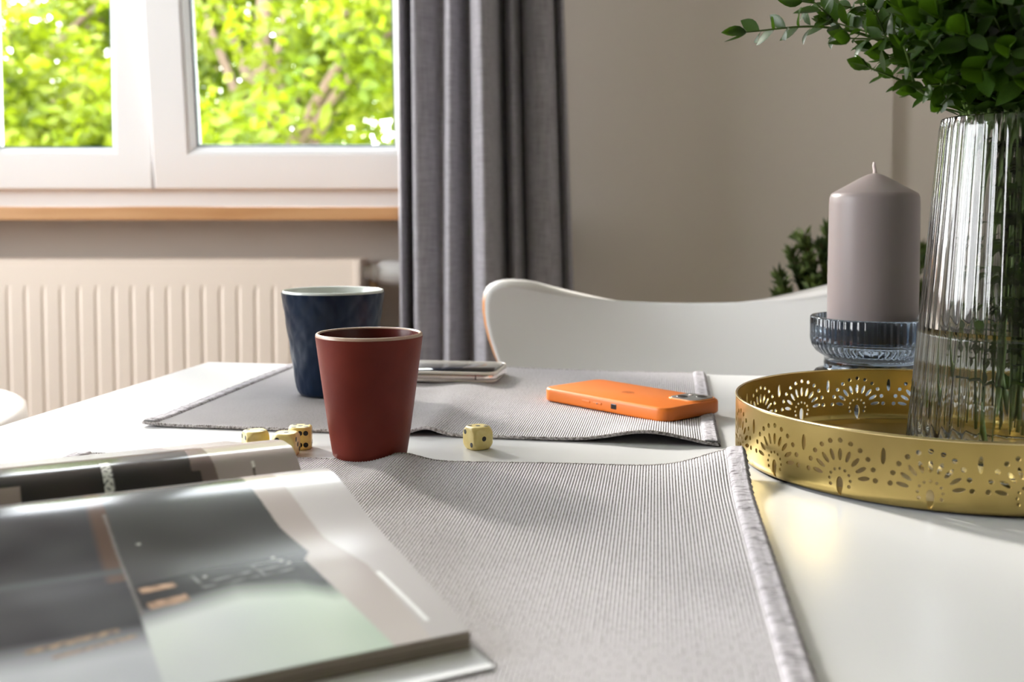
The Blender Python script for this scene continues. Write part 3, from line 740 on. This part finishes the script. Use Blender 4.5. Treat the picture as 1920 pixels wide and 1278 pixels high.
# ============================================================ GOLD TRAY
TC = Vector((.3098, .7551, TZ)); TR = .1470; THT = .0453; NM = 17
tray = thing('tray', TC, 'round gold metal tray with a pierced sunburst wall holding the glass vase', 'tray')
def traywall():
    pitch = 2*pi/NM; Wd = TR*pitch; hub = .0125
    holes = []
    def ell(cx, cz, a, b, rot, n=12, tear=0):
        pts = []
        for k in range(n):
            t = 2*pi*k/n; x = a*cos(t); y = b*sin(t)
            if tear: x *= 1+tear*sin(t)
            pts.append((cx+x*cos(rot)-y*sin(rot), cz+x*sin(rot)+y*cos(rot)))
        holes.append(pts)
    for k in range(-5, 6):
        an = radians(k*16.4); r = .0248-.0006*abs(k)*.6; ell(r*sin(an), hub+r*cos(an), .00165, .00165, 0, 9)
    for k in range(-4, 5):
        an = radians(k*19.6); r = .0160; ell(r*sin(an), hub+r*cos(an), .0014, .0038, -an, 12)
    for k in range(-4, 5):
        an = radians(k*29.5); r = .0071; ell(r*sin(an), hub+r*cos(an), .00100 if abs(k) < 4 else .0012, .00100 if abs(k) < 4 else .0012, 0, 7)
    ell(0, hub-.0040, .0022, .0062, 0, 14, .3)
    holes2 = list(holes)
    # separator, split at domain border -> shift domain so that it lies inside
    ell(Wd/2, .0315, .0016, .0052, 0, 12)
    off = Wd*.28      # domain from -Wd/2+off .. Wd/2+off
    x0 = -Wd/2; 
    # keep domain borders straight; choose border at x = -Wd/2+off2 where no holes: use border running between motifs
    pts = []; edges = []; faces = []
    allh = []
    for h in holes:
        allh.append(h)
    # shift separator so it sits right of the border line
    bx0 = -Wd/2+.0024-.0048; bx1 = bx0+Wd
    hs = []
    for h in allh:
        cx_ = sum(p[0] for p in h)/len(h)
        if cx_ > bx1: h = [(p[0]-Wd, p[1]) for p in h]
        if min(p[0] for p in h) < bx0+.0002 or max(p[0] for p in h) > bx1-.0002: continue
        hs.append(h)
    zN = 9; zs = [0.0016+(THT-.0006-.0016)*k/zN for k in range(zN+1)]
    NX = 10
    border = [(bx0+Wd*k/NX, zs[0]) for k in range(NX)] + [(bx1, z) for z in zs[:-1]] + [(bx1-Wd*k/NX, zs[-1]) for k in range(NX)] + [(bx0, z) for z in zs[:0:-1]]
    for i, p in enumerate(border): pts.append(Vector(p)); edges.append((i, (i+1) % len(border)))
    for h in hs:
        b0 = len(pts)
        for i, p in enumerate(h): pts.append(Vector(p)); edges.append((b0+i, b0+(i+1) % len(h)))
    def inside(p, h):
        c = False; j = len(h)-1
        for i in range(len(h)):
            if (h[i][1] > p[1]) != (h[j][1] > p[1]) and p[0] < (h[j][0]-h[i][0])*(p[1]-h[i][1])/(h[j][1]-h[i][1])+h[i][0]: c = not c
            j = i
        return c
    for i in range(1, NX*3):
        for j in range(1, 14):
            p = (bx0+Wd*i/(NX*3), zs[0]+(zs[-1]-zs[0])*j/14)
            if all(min(hypot(p[0]-q[0], p[1]-q[1]) for q in h) > .0008 and not inside(p, h) for h in hs): pts.append(Vector(p))
    r = geometry.delaunay_2d_cdt(pts, edges, [], 0, 1e-7)
    vo, fo = r[0], r[2]; keep = []
    for f in fo:
        c = (sum(vo[i].x for i in f)/len(f), sum(vo[i].y for i in f)/len(f))
        if not any(inside(c, h) for h in hs): keep.append(tuple(f))
    return vo, keep, pitch
vo, keep, pitch = traywall()
bm = bmesh.new(); T2 = .0011
def cyl(p, k, r):
    th = radians(-115.3) + k*pitch + p.x/TR
    # slight outward curve at foot
    rr = r - .003*max(0, 1-(p.y-.0016)/.004)**2
    return (rr*cos(th), rr*sin(th), p.y)
for k in range(NM):
    vv = [bm.verts.new(cyl(p, k, TR)) for p in vo]
    for f in keep:
        try: bm.faces.new([vv[i] for i in f])
        except ValueError: pass
bmesh.ops.remove_doubles(bm, verts=bm.verts, dist=1e-5)
bmesh.ops.recalc_face_normals(bm, faces=bm.faces)
f0 = max(bm.faces, key=lambda f: f.calc_area()); c_ = f0.calc_center_median()
if f0.normal.dot(Vector((c_.x, c_.y, 0))) < 0:
    for f in bm.faces: f.normal_flip()
me = bpy.data.meshes.new('pierced_wall'); bm.to_mesh(me); bm.free(); me.shade_smooth(); me.materials.append(M_gold)
o = bpy.data.objects.new('pierced_wall', me); COL.objects.link(o); o.parent = tray
md = o.modifiers.new('thick', 'SOLIDIFY'); md.thickness = T2; md.offset = -1; md.use_even_offset = False
md2 = o.modifiers.new('split', 'EDGE_SPLIT'); md2.split_angle = radians(50)
V, Fc = lathe([(TR+.0010*cos(t)-.0005, THT-.0008+.0010*sin(t)) for t in [2*pi*k/10 for k in range(10)]], 160, close=True)
mesh('rolled_rim', V, Fc, M_goldrim, tray)
V, Fc = lathe([(0, .0022), (TR-.020, .0022), (TR-.0165, .0026), (TR-.014, .0046), (TR-.0105, .0050), (TR-.008, .0034), (TR-.0052, .0028), (TR-.0034, .0024), (TR-.0045, .0017), (TR-.012, .0014), (TR-.016, .0), (0, 0)], 128)
mesh('tray_floor', V, Fc, M_gold, tray)

# ============================================================ VASE
VC = Vector((.3496, .7364, TZ+.0024)); VH = .2405
vase = thing('vase', VC, 'tall ribbed clear glass vase tapering upward, standing in the gold tray full of stems', 'vase')
def vr_(z): return .0712 - (.0712-.0515)*min(1, z/VH)**.97
NF = 46
def fl_o(an, i): return .0011*abs(sin(an*NF/2))-.0005
zz = [VH*k/30 for k in range(31)]
outer = [(0, .0), (vr_(0)-.006, 0), (vr_(0)-.002, .0010)] + [(vr_(z), z) for z in zz[1:-1]] + [(vr_(VH)-.0002, VH-.0010), (vr_(VH)-.0008, VH)]
inner = [(vr_(VH)-.0026, VH), (vr_(VH)-.0031, VH-.0010)] + [(vr_(z)-.0032, z) for z in zz[-2:1:-1]] + [(vr_(0)-.006, .0125), (vr_(0)-.012, .0100), (0, .0095)]
no = len(outer)
prof = outer+inner
V, Fc = lathe(prof, NF*8, lambda an, i: (0 if i < 2 else fl_o(an, i)*(1 if 3 <= i < no-2 else .4)) if i < no else 0)
vo_ = mesh('ribbed_glass', V, Fc, M_vase, vase)
WL = .0950
wt = thing('water', VC, 'water filling the lower part of the ribbed vase', 'water')
V, Fc = lathe([(0, .0094), (vr_(0)-.0122, .0099), (vr_(0)-.0058, .0126)] + [(vr_(z)-.0031, z) for z in [.018, .03, .05, .07, .09]] + [(vr_(WL)-.0030, WL+.0008), (vr_(WL)-.0042, WL), (0, WL)], 96)
mesh('water_body', V, Fc, M_water, wt)

# ============================================================ SPRIGS
def leafmesh(k):
    L, Wd = 1.0, (.54, .47, .58)[k]; curl = (.10, .22, .04)[k]; fold = (.16, .24, .10)[k]
    xs = [0, .12, .3, .5, .7, .88, 1.0]; ws = [.04, .50, .90, 1.0, .78, .36, .0]
    V = []
    for x, w in zip(xs, ws):
        z0 = -curl*x*x
        if w == 0: V.append((x, 0, z0)); continue
        V += [(x, -w*Wd/2, z0+fold*w*Wd/2), (x, 0, z0-.01), (x, w*Wd/2, z0+fold*w*Wd/2)]
    Fc = []
    for i in range(len(xs)-2):
        a = i*3; Fc += [(a, a+3, a+4, a+1), (a+1, a+4, a+5, a+2)]
    a = (len(xs)-2)*3; t = len(V)-1; Fc += [(a, t, a+1), (a+1, t, a+2)]
    me = bpy.data.meshes.new('leaf'); me.from_pydata(V, [], Fc); me.shade_smooth(); me.materials.append(M_leaf); return me
LM = [leafmesh(k) for k in range(3)]
rnd = random.Random(11)
def bez(p, n):
    """Catmull-Rom through points"""
    q = [p[0]*2-p[1]]+p+[p[-1]*2-p[-2]]; out = []
    for i in range(1, len(q)-2):
        for k in range(n):
            t = k/n; a, b, c, d = q[i-1:i+3]
            out.append(.5*((2*b)+(c-a)*t+(2*a-5*b+4*c-d)*t*t+(3*b-a-3*c+d)*t**3))
    out.append(p[-1].copy()); return out
def addleaf(parent, pos, dirv, nrm, L):
    d = dirv.normalized(); n = (nrm - d*nrm.dot(d)); n = n.normalized() if n.length > .01 else d.orthogonal().normalized(); y = n.cross(d)
    M = Matrix((d, y, n)).transposed().to_4x4()
    M = M @ Matrix.Scale(L, 4); M.translation = pos
    o = bpy.data.objects.new('leaf', rnd.choice(LM)); COL.objects.link(o); o.parent = parent; o.matrix_local = M
def sprig(label, pts, leafL=.019, start=.0, gap=.0085, twigs=2, group=None, inner=0, extra_start=None):
    """pts world points; first inside vase water, second at mouth"""
    base = pts[0]
    t = thing('sprig', base, label, 'sprig', group=group)
    loc = [p-base for p in pts]; path = bez(loc, 12)
    N = len(path); rad = [.0019*(1-.72*i/N) for i in range(N)]
    V, Fc = tube(path, rad, 6); mesh('stem', V, Fc, M_stem, t)
    def leaves(path, s0, L, gap, tip=True):
        acc = 0; nx = s0; ang = rnd.uniform(0, pi); total = sum((path[i+1]-path[i]).length for i in range(len(path)-1))
        for i in range(len(path)-1):
            a, b = path[i], path[i+1]; l = (b-a).length
            while nx <= acc+l and nx < total-.003:
                f = (nx-acc)/l; p = a.lerp(b, f); T = (b-a).normalized()
                s = T.orthogonal().normalized(); w = T.cross(s)
                ang += pi/2+rnd.uniform(-.35, .35)
                for q in (0, pi):
                    sd = s*cos(ang+q)+w*sin(ang+q)
                    sz = L*rnd.uniform(.75, 1.1)*(1-.35*(nx/total)**3)
                    dv = T*rnd.uniform(.5, .9)+sd+Vector((0, 0, .12))
                    addleaf(t, p+sd*.001, dv, T*.9-sd*.45+Vector((0, 0, .5)), sz)
                nx += gap*rnd.uniform(.8, 1.25)
            acc += l
        if tip:
            T = (path[-1]-path[-3]).normalized()
            s = T.orthogonal().normalized(); w = T.cross(s)
            for q in range(3):
                sd = s*cos(q*2.1+ang)+w*sin(q*2.1+ang)
                addleaf(t, path[-1], T+sd*.35, sd, L*.75)
    s0 = sum((path[i+1]-path[i]).length for i in range(12))
    leaves(path, s0+start, leafL, gap)
    for k in range(twigs):
        i0 = 12+int((N-13)*(.15+.6*(k+.5)/max(1, twigs))); p = path[i0]; T = (path[i0+1]-path[i0]).normalized()
        sd = Vector((rnd.uniform(-1, 1), rnd.uniform(-1, 1), rnd.uniform(.1, 1.0))); sd = (sd-T*sd.dot(T)).normalized()
        ln = rnd.uniform(.025, .045)
        q = [p, p+(T*.7+sd*.6)*ln*.5, p+(T*.9+sd*.7)*ln]
        tp = bez(q, 5); V, Fc = tube(tp, [.0009*(1-.5*i/len(tp)) for i in range(len(tp))], 5); mesh('twig', V, Fc, M_stem, t)
        leaves(tp, .008, leafL*.9, gap)
    for k in range(inner):
        i0 = rnd.randrange(2, 11); p = path[i0]; a_ = rnd.uniform(0, 2*pi); sd = Vector((cos(a_), sin(a_), .5))
        if Vector((p.x+base.x-VC.x, p.y+base.y-VC.y, 0)).dot(sd) > .012: sd.x *= -1; sd.y *= -1
        addleaf(t, p, sd, Vector((0, 0, 1)), leafL*.85)
    return t
mouth_z = TZ+.0024+VH
def stem_base(a, r=.04, z=.022): return Vector((VC.x+r*cos(a), VC.y+r*sin(a), VC.z+z))
def mouth(a, r=.036): return Vector((VC.x+r*cos(a), VC.y+r*sin(a), mouth_z+.002))
def pt(px, py, d): return PD(px, py, d)
sprig('longest leafy sprig reaching far left out of the vase', [stem_base(.3), mouth(pi*1.02, .040), pt(1735, 128, .72), pt(1640, 72, .715), pt(1530, 50, .71), pt(1400, 60, .70)], .0225, .004, .0085, 3)
sprig('short leafy sprig drooping left below the longest one', [stem_base(.9), mouth(pi*1.08, .043), pt(1752, 185, .69), pt(1700, 156, .68), pt(1628, 126, .67)], .0195, .0, .0088, 2)
sprig('leafy sprig cut by the top edge above the longest one', [stem_base(-.3), mouth(pi*.95, .036), pt(1730, 90, .76), pt(1640, 25, .76), pt(1505, 3, .755)], .023, .01, .010, 3)
sprig('small leafy sprig hanging over the vase rim beside the candle', [stem_base(.1, .03), mouth(pi*1.12, .0455), pt(1788, 182, .685), pt(1765, 197, .675)], .0125, .0, .0062, 0)
sprig('bright leafy sprig between the two left reaching ones', [stem_base(.5, .03), mouth(pi*1.0, .038), pt(1745, 118, .69), pt(1690, 78, .68), pt(1595, 72, .67)], .021, .006, .0095, 3)
sprig('leafy sprig curving low over the left part of the vase rim', [stem_base(.7, .03), mouth(pi*1.1, .040), pt(1775, 160, .70), pt(1735, 120, .695), pt(1668, 108, .69)], .021, .0, .0085, 2)
sprig('bushy sprig rising left from the vase behind the drooping one', [stem_base(.2, .03), mouth(pi*.92, .038), pt(1768, 130, .75), pt(1715, 70, .75), pt(1640, 45, .75)], .024, .0, .0085, 3)
sprig('short sprig just above the vase rim at its left edge', [stem_base(1.2, .025), mouth(pi*1.2, .040), pt(1805, 165, .675), pt(1760, 158, .67), pt(1718, 168, .665)], .018, .0, .0075, 1)
grp = 'dense leafy sprigs standing upright in the vase'
lab = 'dark green leafy sprig standing upright in the dense middle of the vase'
tgt = [(1660, 60, .73), (1690, -70, .76), (1705, 20, .66), (1740, -120, .70), (1760, 30, .64), (1790, -90, .78), (1810, 60, .63), (1850, -150, .72), (1870, -20, .62), (1890, 90, .615), (1920, -120, .66), (1950, 20, .62), (1975, -60, .74), (2010, 60, .66),
       (2060, -20, .72), (1830, 0, .84), (1750, -20, .84), (1900, -40, .85), (1985, 110, .64), (1775, 120, .70), (1840, 130, .64), (1925, 150, .63)]
for i, (px, py, d) in enumerate(tgt):
    q = pt(px, py, d); a = atan2(q.y-VC.y, q.x-VC.x)
    mo = mouth(a, rnd.uniform(.018, .042)); mid = mo.lerp(q, .5) + Vector((0, 0, .012))
    sprig(lab, [stem_base(a+pi+rnd.uniform(-.7, .7), rnd.uniform(.01, .048), rnd.uniform(.014, .04)), mo, mid, q], rnd.uniform(.026, .034), .0, .0115, 2, grp, inner=14)

# ============================================================ CANDLE AND HOLDER
cp_ = P(1638, 762, 0); CC = Vector(((1638-960)/F*.975, .975, TZ))
hold = thing('candle_holder', CC, 'smoked blue-grey ribbed glass candle holder behind the gold tray', 'candle holder')
op = [(0, 0), (.050, 0), (.0535, .0012), (.0544, .004), (.0544, .020), (.0535, .027), (.049, .0325), (.0435, .0345), (.0420, .0365), (.0424, .040), (.0418, .043), (.0425, .046), (.0490, .0505), (.0530, .0560), (.0544, .062), (.0544, .0815), (.0538, .0828), (.0530, .083)]
ip = [(.0512, .083), (.0504, .0822), (.0502, .066), (.0490, .0610), (.0460, .0590), (0, .0585)]
def flh(an, i):
    if i < len(op) and ((2 <= i <= 6) or (12 <= i <= 16)): return .0010*abs(sin(an*28))-.0005
    return 0
V, Fc = lathe(op+ip, 56*8, flh); mesh('ribbed_holder_glass', V, Fc, M_smoke, hold)
cnd = thing('candle', CC+Vector((0, 0, .0590)), 'thick grey-mauve pillar candle with a conical top', 'candle')
czt = .178+(398-352)/F*.975
prof = [(0, 0), (.0385, 0), (.0398, .0012), (.0400, .003), (.0400, .070), (.0396, .1265), (.0392, .1325), (.0380, .1358), (.0360, .1373), (.024, .1440), (.012, .1508), (.006, .1535), (.0025, .1545), (0, .1546)]
V, Fc = lathe(prof, 72); mesh('wax_body', V, Fc, M_candle, cnd)
V, Fc = tube([(0, 0, .152), (.0002, 0, .157), (-.0008, 0, .161), (-.0006, 0, .1645)], [.0022, .0016, .0015, .0012], 8); mesh('wick', V, Fc, M_wick, cnd)

# ============================================================ POTTED PLANT BEHIND
PCn = PD(1610, 560, 1.70); pl = thing('potted_evergreen', (PCn.x, 1.70, 0), 'dark bushy potted evergreen by the wall behind the chair and candle', 'plant')
V, Fc = lathe([(0, 0), (.11, 0), (.14, .30), (.145, .34), (.14, .35), (.128, .345), (.122, .31), (0, .31)], 40); mesh('pot', V, Fc, M_pot, pl)
V, Fc = lathe([(0, .31), (.123, .312), (.12, .325), (0, .33)], 32); mesh('soil', V, Fc, M_soil, pl)
rp = random.Random(5); LV = []; LF = []
stems = []
def needle(p, d, L, w):
    d = d.normalized(); s = d.orthogonal().normalized(); s = Matrix.Rotation(rp.uniform(0, 6.28), 3, d) @ s; b = len(LV)
    LV.extend([p, p+d*L*.5+s*w, p+d*L, p+d*L*.5-s*w]); LF.append((b, b+1, b+2, b+3))
tips = [(-.115, .0, .868), (-.105, .02, .835), (-.09, -.02, .825), (-.128, .01, .798), (-.118, 0, .775), (-.045, .0, .895), (-.02, .02, .93), (.04, 0, .90), (.09, .02, .86), (.125, 0, .83), (0, 0, .94)]
dens = [(-.128, .0, .81), (-.105, .01, .845), (-.088, .0, .872), (-.062, .0, .86), (-.045, .02, .885), (-.13, -.01, .775), (-.02, 0, .875), (.02, 0, .89), (.06, 0, .87), (.10, .0, .85), (.12, 0, .80), (-.08, -.02, .80), (-.04, -.03, .82), (.0, -.03, .83), (.05, -.03, .82), (.09, -.02, .79), (-.11, .02, .745), (.12, 0, .74), (-.07, -.04, .74), (.0, -.05, .76), (.06, -.05, .75), (.16, 0, .83), (.20, .02, .85), (.24, 0, .82), (.28, .02, .84), (.33, 0, .80), (.18, -.03, .76), (.24, -.04, .74), (.30, -.02, .75), (.36, 0, .74), (.21, -.05, .68), (.14, -.06, .66), (.28, -.05, .66), (.08, -.06, .66)]
for tx, ty, tz in dens:
    tz -= .012
    b0 = Vector((tx*.25, ty*.25, .33)); m0 = Vector((tx*.45, ty*.6, .33+(tz-.33)*.6)); e0 = Vector((tx*1.0, ty, tz))
    path = bez([b0, m0, e0], 8); stems.append(tube(path, [.005*(1-.7*i/len(path)) for i in range(len(path))], 5))
    for i in range(5, len(path)):
        for q in range(44 if i > 8 else 20):
            p = path[i-1].lerp(path[i], rp.random()); T = (path[i]-path[i-1]).normalized()
            d = T*.8+Vector((rp.uniform(-1, 1), rp.uniform(-1, 1), rp.uniform(-.5, 1)))*.9; needle(p, d, rp.uniform(.014, .026), .0035)
    for q in range(3):
        k = rp.randrange(9, 16); p0 = path[k]; d = Vector((rp.uniform(-1, 1), rp.uniform(-1, 1), rp.uniform(0, .8))).normalized()
        for r_ in range(50):
            needle(p0+d*rp.uniform(0, .04), d+Vector((rp.uniform(-1, 1), rp.uniform(-1, 1), rp.uniform(-1, 1))), rp.uniform(.012, .02), .003)
V, Fc = merge(stems); mesh('stems', V, Fc, M_twig, pl)
mesh('foliage', LV, LF, M_treed, pl, kind='stuff')

# ============================================================ MAGAZINE
MC = P(882, 1187, .010); phi = radians(28)
mag = thing('magazine', (MC.x, MC.y, TZ), 'open glossy magazine with arched pages lying over the front placemat', 'magazine', phi)
NP = ([0, .03, .075, .11, .149, .166, .18, .193, .204, .212], [.0112, .0158, .0218, .0268, .0352, .0379, .0382, .0348, .0250, .0135])
FP = ([.212, .22, .229, .238, .247, .257, .27, .30, .36, .42], [.0135, .019, .0270, .0335, .0368, .0374, .0368, .031, .018, .0075])
def zn(y): return sinterp(y, *NP)
def zf(y): return sinterp(y, *FP)
def inpoly(x, y, poly):
    c = False; j = len(poly)-1
    for i in range(len(poly)):
        xi, yi = poly[i]; xj, yj = poly[j]
        if (yi > y) != (yj > y) and x < (xj-xi)*(y-yi)/(yj-yi)+xi: c = not c
        j = i
    return c
def segd(x, y, a, b):
    dx, dy = b[0]-a[0], b[1]-a[1]; t = max(0, min(1, ((x-a[0])*dx+(y-a[1])*dy)/(dx*dx+dy*dy))); return hypot(x-a[0]-t*dx, y-a[1]-t*dy)
def mixc(a, b, t): t = max(0, min(1, t)); return tuple(p*(1-t)+q*t for p, q in zip(a, b))
def nz(x, y, s=1):
    return .5+.25*sin(x*s*310+2*sin(y*s*190))+.25*sin(y*s*270+1.7*sin(x*s*230+1))
def near_print(x, y):
    blk = (.028, .028, .028); c = (.66, .60, .585)
    cream = (.39, .345, .33)
    # printed photograph of a dim loft room, boundary slanting on the right
    edge = interp(y, [0, .045, .0824, .0893, .1174, .1541, .2], [-.0324, -.038, -.0426, -.0386, -.0440, -.046, -.047])
    strip = interp(y, [0, .0675, .1015, .153, .2], [-.0165, -.0182, -.0275, -.0295, -.030])
    if x > strip:
        c = (.50, .475, .48)
        if segd(x, y, (-.0165, .059), (-.0131, .014)) < .0010: c = (.85, .86, .86)
        return c
    if x > edge:
        return mixc(cream, (.52, .48, .465), (.07-y)/.06)
    low = interp(x, [-.17, -.1318, -.1158, -.0772, -.0517, -.042], [.048, .055, .062, .072, .066, .058])
    floor_ = mixc((.52, .54, .58), (.46, .55, .47), (x+.10)/.05)
    floor_ = mixc(floor_, (.60, .66, .60), nz(x, y, .35)*.6)
    wall = mixc(blk, (.05, .055, .055), (y-.10)/.05)
    wall = mixc(wall, (.075, .078, .08), nz(x, y, .3)*.5)
    ceilb = interp(x, [-.1158, -.0772, -.0386], [.0824, .0893, .0893])
    if x > -.118 and y < ceilb: wall = (.018, .018, .02)
    t = (low-y)/.018
    c = mixc(wall, floor_, t)
    if x < -.1175:
        c = mixc((.022, .022, .028), (.06, .065, .07), nz(x, y, .4)*.6)
        if -.1265 < x and y > .088: c = mixc(c, (.085, .052, .038), min(1, (x+.1265)/.003))
        c = mixc(c, mixc((.50, .52, .56), (.44, .46, .5), nz(x, y, .5)), (.050-y)/.022)
        c = mixc(c, (.065, .075, .08), 1-abs(y-.098)/.005)
        if segd(x, y, (-.158, .043), (-.128, .0475)) < .0016: c = mixc((.34, .24, .16), (.10, .09, .09), nz(x, y, 4)*1.3-.3)
        if segd(x, y, (-.150, .036), (-.122, .041)) < .0012: c = mixc((.36, .27, .2), (.16, .15, .16), nz(x, y, 5)*1.4-.4)
    if segd(x, y, (-.1186, .1514), (-.1164, .0563)) < .0006: c = (.16, .15, .145)
    # small lit furniture
    if inpoly(x, y, [(-.1145, .0790), (-.1005, .0800), (-.0995, .0760), (-.1135, .0745)]): c = mixc((.50, .33, .22), (.2, .12, .08), nz(x, y, 3)-.2)
    if inpoly(x, y, [(-.1135, .0655), (-.0975, .0680), (-.0965, .0620), (-.1125, .0600)]): c = mixc((.44, .28, .19), (.15, .1, .07), nz(x, y, 3)-.2)
    for a, b in (((-.092, .083), (-.089, .071)), ((-.090, .0715), (-.066, .0735)), ((-.088, .0755), (-.068, .0785)), ((-.066, .084), (-.063, .0735)), ((-.066, .084), (-.052, .086)), ((-.064, .0785), (-.051, .080)), ((-.0635, .0735), (-.050, .075))):
        if segd(x, y, a, b) < .0006: c = mixc((.22, .23, .23), (.04, .04, .04), nz(x, y, 2))
    for q in ((-.087, .0805), (-.0555, .0885), (-.053, .0845), (-.050, .0815), (-.108, .120)):
        if hypot(x-q[0], y-q[1]) < .0009: c = (.42, .42, .40)
    return c
def far_print(x, y):
    c = (.030, .028, .026)
    if x < -.1498 and y < .2375: return (.36, .29, .26)
    if -.1085 < x < -.1035 and y < .254:
        return (.70, .70, .66) if nz(x, y, 6) < .72 else (.1, .1, .1)
    e1 = interp(y, [.228, .2349, .2355, .2459, .26], [-.0568, -.0568, -.0615, -.0607, -.060])
    e2 = interp(y, [.228, .2459], [-.0477, -.0490])
    if x > e2:
        c = (.36, .31, .29)
        if segd(x, y, (-.0272, .2290), (-.0264, .2370)) < .0007: c = (.75, .73, .70) if y > .2335 else (.12, .10, .09)
        return c
    if x > e1: return (.16, .12, .11)
    return mixc(c, (.06, .045, .04), nz(x, y, .4)*.5)
def page(name, ys, zfun, col, x0=-.30, nx=430, lift=0):
    V = []; n = len(ys)
    for y in ys:
        for i in range(nx+1):
            x = x0+(-x0)*i/nx; V.append((x, y, zfun(y)+lift))
    Fc = [(j*(nx+1)+i, j*(nx+1)+i+1, (j+1)*(nx+1)+i+1, (j+1)*(nx+1)+i) for j in range(n-1) for i in range(nx)]
    o = mesh(name, V, Fc, M_print, mag)
    ca = o.data.color_attributes.new('print', 'FLOAT_COLOR', 'POINT')
    buf = []
    q = .00032
    for v in V:
        cs = [col(v[0]+a*q, v[1]+b*q) for a, b in ((-1, -.5), (.5, -1), (1, .5), (-.5, 1))]
        buf += [sum(c[k] for c in cs)/4 for k in range(3)] + [1]
    ca.data.foreach_set('color', buf)
    return o
ys = [.212*k/230 for k in range(231)]
page('printed_page', ys, zn, near_print)
ys = [.212+.016+.0*k for k in ()] + [.212+(.27-.212)*k/90 for k in range(91)] + [.27+.15*k/20 for k in range(1, 21)]
page('printed_page', ys, zf, far_print)
# page bundle beneath: thin layered leaves following the arch
rm = random.Random(3)
M_pg = [mat('paper_edge_%d' % k, c, .8) for k, c in enumerate([(.33, .28, .225), (.46, .41, .35), (.25, .205, .165), (.40, .355, .30)])]  # brown tones also carry the shade on the page edges
NL = 11
for L in range(NL):
    off = rm.uniform(-.0010, .0006)*(1 if L > 0 else 0)
    for side in (0, 1):
        V = []; n = 34; y0, y1 = (off, .2115) if side == 0 else (.2125, .4195-off)
        for k in range(n+1):
            y = y0+(y1-y0)*k/n; yy = max(0, y); zt = (zn(yy) if side == 0 else zf(yy))
            thick = .0075 if side == 0 else .0045
            zc = max(.0038+.0006*(NL-1-L), zt-.0004-thick*L/NL) if side == 0 else max(.0006+.0004*(NL-1-L), zt-.0004-thick*L/NL)
            if side == 1 and y > .40: zc = min(zc, max(.001, zt-.0004-thick*L/NL))
            e = thick/NL*.92
            V += [(-.30, y, zc-e), (-.30, y, zc), (-.0004*(L % 3), y, zc), (-.0004*(L % 3), y, zc-e)]
        Fc = [(k*4+j, (k+1)*4+j, (k+1)*4+(j+1) % 4, k*4+(j+1) % 4) for k in range(n) for j in range(4)] + [(3, 2, 1, 0), (n*4, n*4+1, n*4+2, n*4+3)]
        recalc(mesh('page', V, Fc, M_pg[(L*2+side) % 4], mag, False))
# cover lying flat under the pages
boxobj('cover', (-.31, .0006, -.0198, .209, .0034, .0040), M_cover, mag)

# ============================================================ OUTSIDE
g_ = st('ground_outside', [(-40, 40, 2.6, 60, -3.2, -3.0)], M_grass); g_.name = 'lawn'; g_['kind'] = 'structure'
def tree(loc, label, R, H, nleaf, seed, hw=.11, zc=0):
    r = random.Random(seed); t = thing('tree', loc, label, 'tree')
    trunk = [Vector((0, 0, 0)), Vector((.05, .03, H*.35)), Vector((-.05, 0, H*.62)), Vector((0, .05, H*.9))]
    path = bez(trunk, 6); V, Fc = tube(path, [.16*(1-.8*i/len(path)) for i in range(len(path))], 10); mesh('trunk', V, Fc, M_bark, t)
    cl = []
    for k in range(26):
        a = r.uniform(0, 2*pi); z = H*r.uniform(.35, .95); rr = R*sqrt(r.random())*(1-.35*abs(z/H-.6)); p = Vector((rr*cos(a), rr*sin(a), z)); cl.append(p)
        if k < 16:
            i0 = min(len(path)-1, int(len(path)*(z/H)*.8)); q = bez([path[i0], path[i0].lerp(p, .55)+Vector((0, 0, .15)), p], 5)
            V, Fc = tube(q, [.045*(1-.75*i/len(q)) for i in range(len(q))], 6); mesh('branch', V, Fc, M_bark, t)
    LV = []; LF = []
    sub = []
    for p in cl:
        for q in range(16):
            d = Vector((r.gauss(0, 1), r.gauss(0, 1), r.gauss(0, .8))); sub.append(p+d*R*.20)
    for k in range(nleaf):
        c = r.choice(sub); p = c+Vector((r.gauss(0, 1), r.gauss(0, 1), r.gauss(0, 1)))*.11
        d = Vector((r.uniform(-1, 1), r.uniform(-1, 1), r.uniform(-1.0, .3))).normalized(); s = d.orthogonal().normalized(); s = Matrix.Rotation(r.uniform(0, 6.28), 3, d) @ s
        L = hw*r.uniform(.6, 1.2); b = len(LV); n = d.cross(s)*L*.12
        LV.extend([p, p+d*L*.45+s*L*.28+n, p+d*L, p+d*L*.45-s*L*.28+n]); LF.append((b, b+1, b+2)); LF.append((b, b+2, b+3))
    mesh('foliage', LV, LF, M_tree, t, kind='stuff')
tree((-3.9, 7.6, -3.0), 'bright green tree behind the left window sash', 2.0, 6.6, 26000, 1)
tree((-1.6, 7.0, -3.0), 'bright green tree behind the right window sash', 1.8, 6.4, 26000, 2)
tree((-5.6, 13.5, -3.0), 'green tree outside farthest to the left', 2.0, 7.4, 14000, 3)
tree((-2.4, 11.5, -3.0), 'yellow-green tree farther off between the two nearer trees', 2.6, 8.0, 20000, 4)
tree((1.6, 9.0, -3.0), 'green tree outside hidden mostly by the curtain', 2.0, 6.8, 10000, 5)
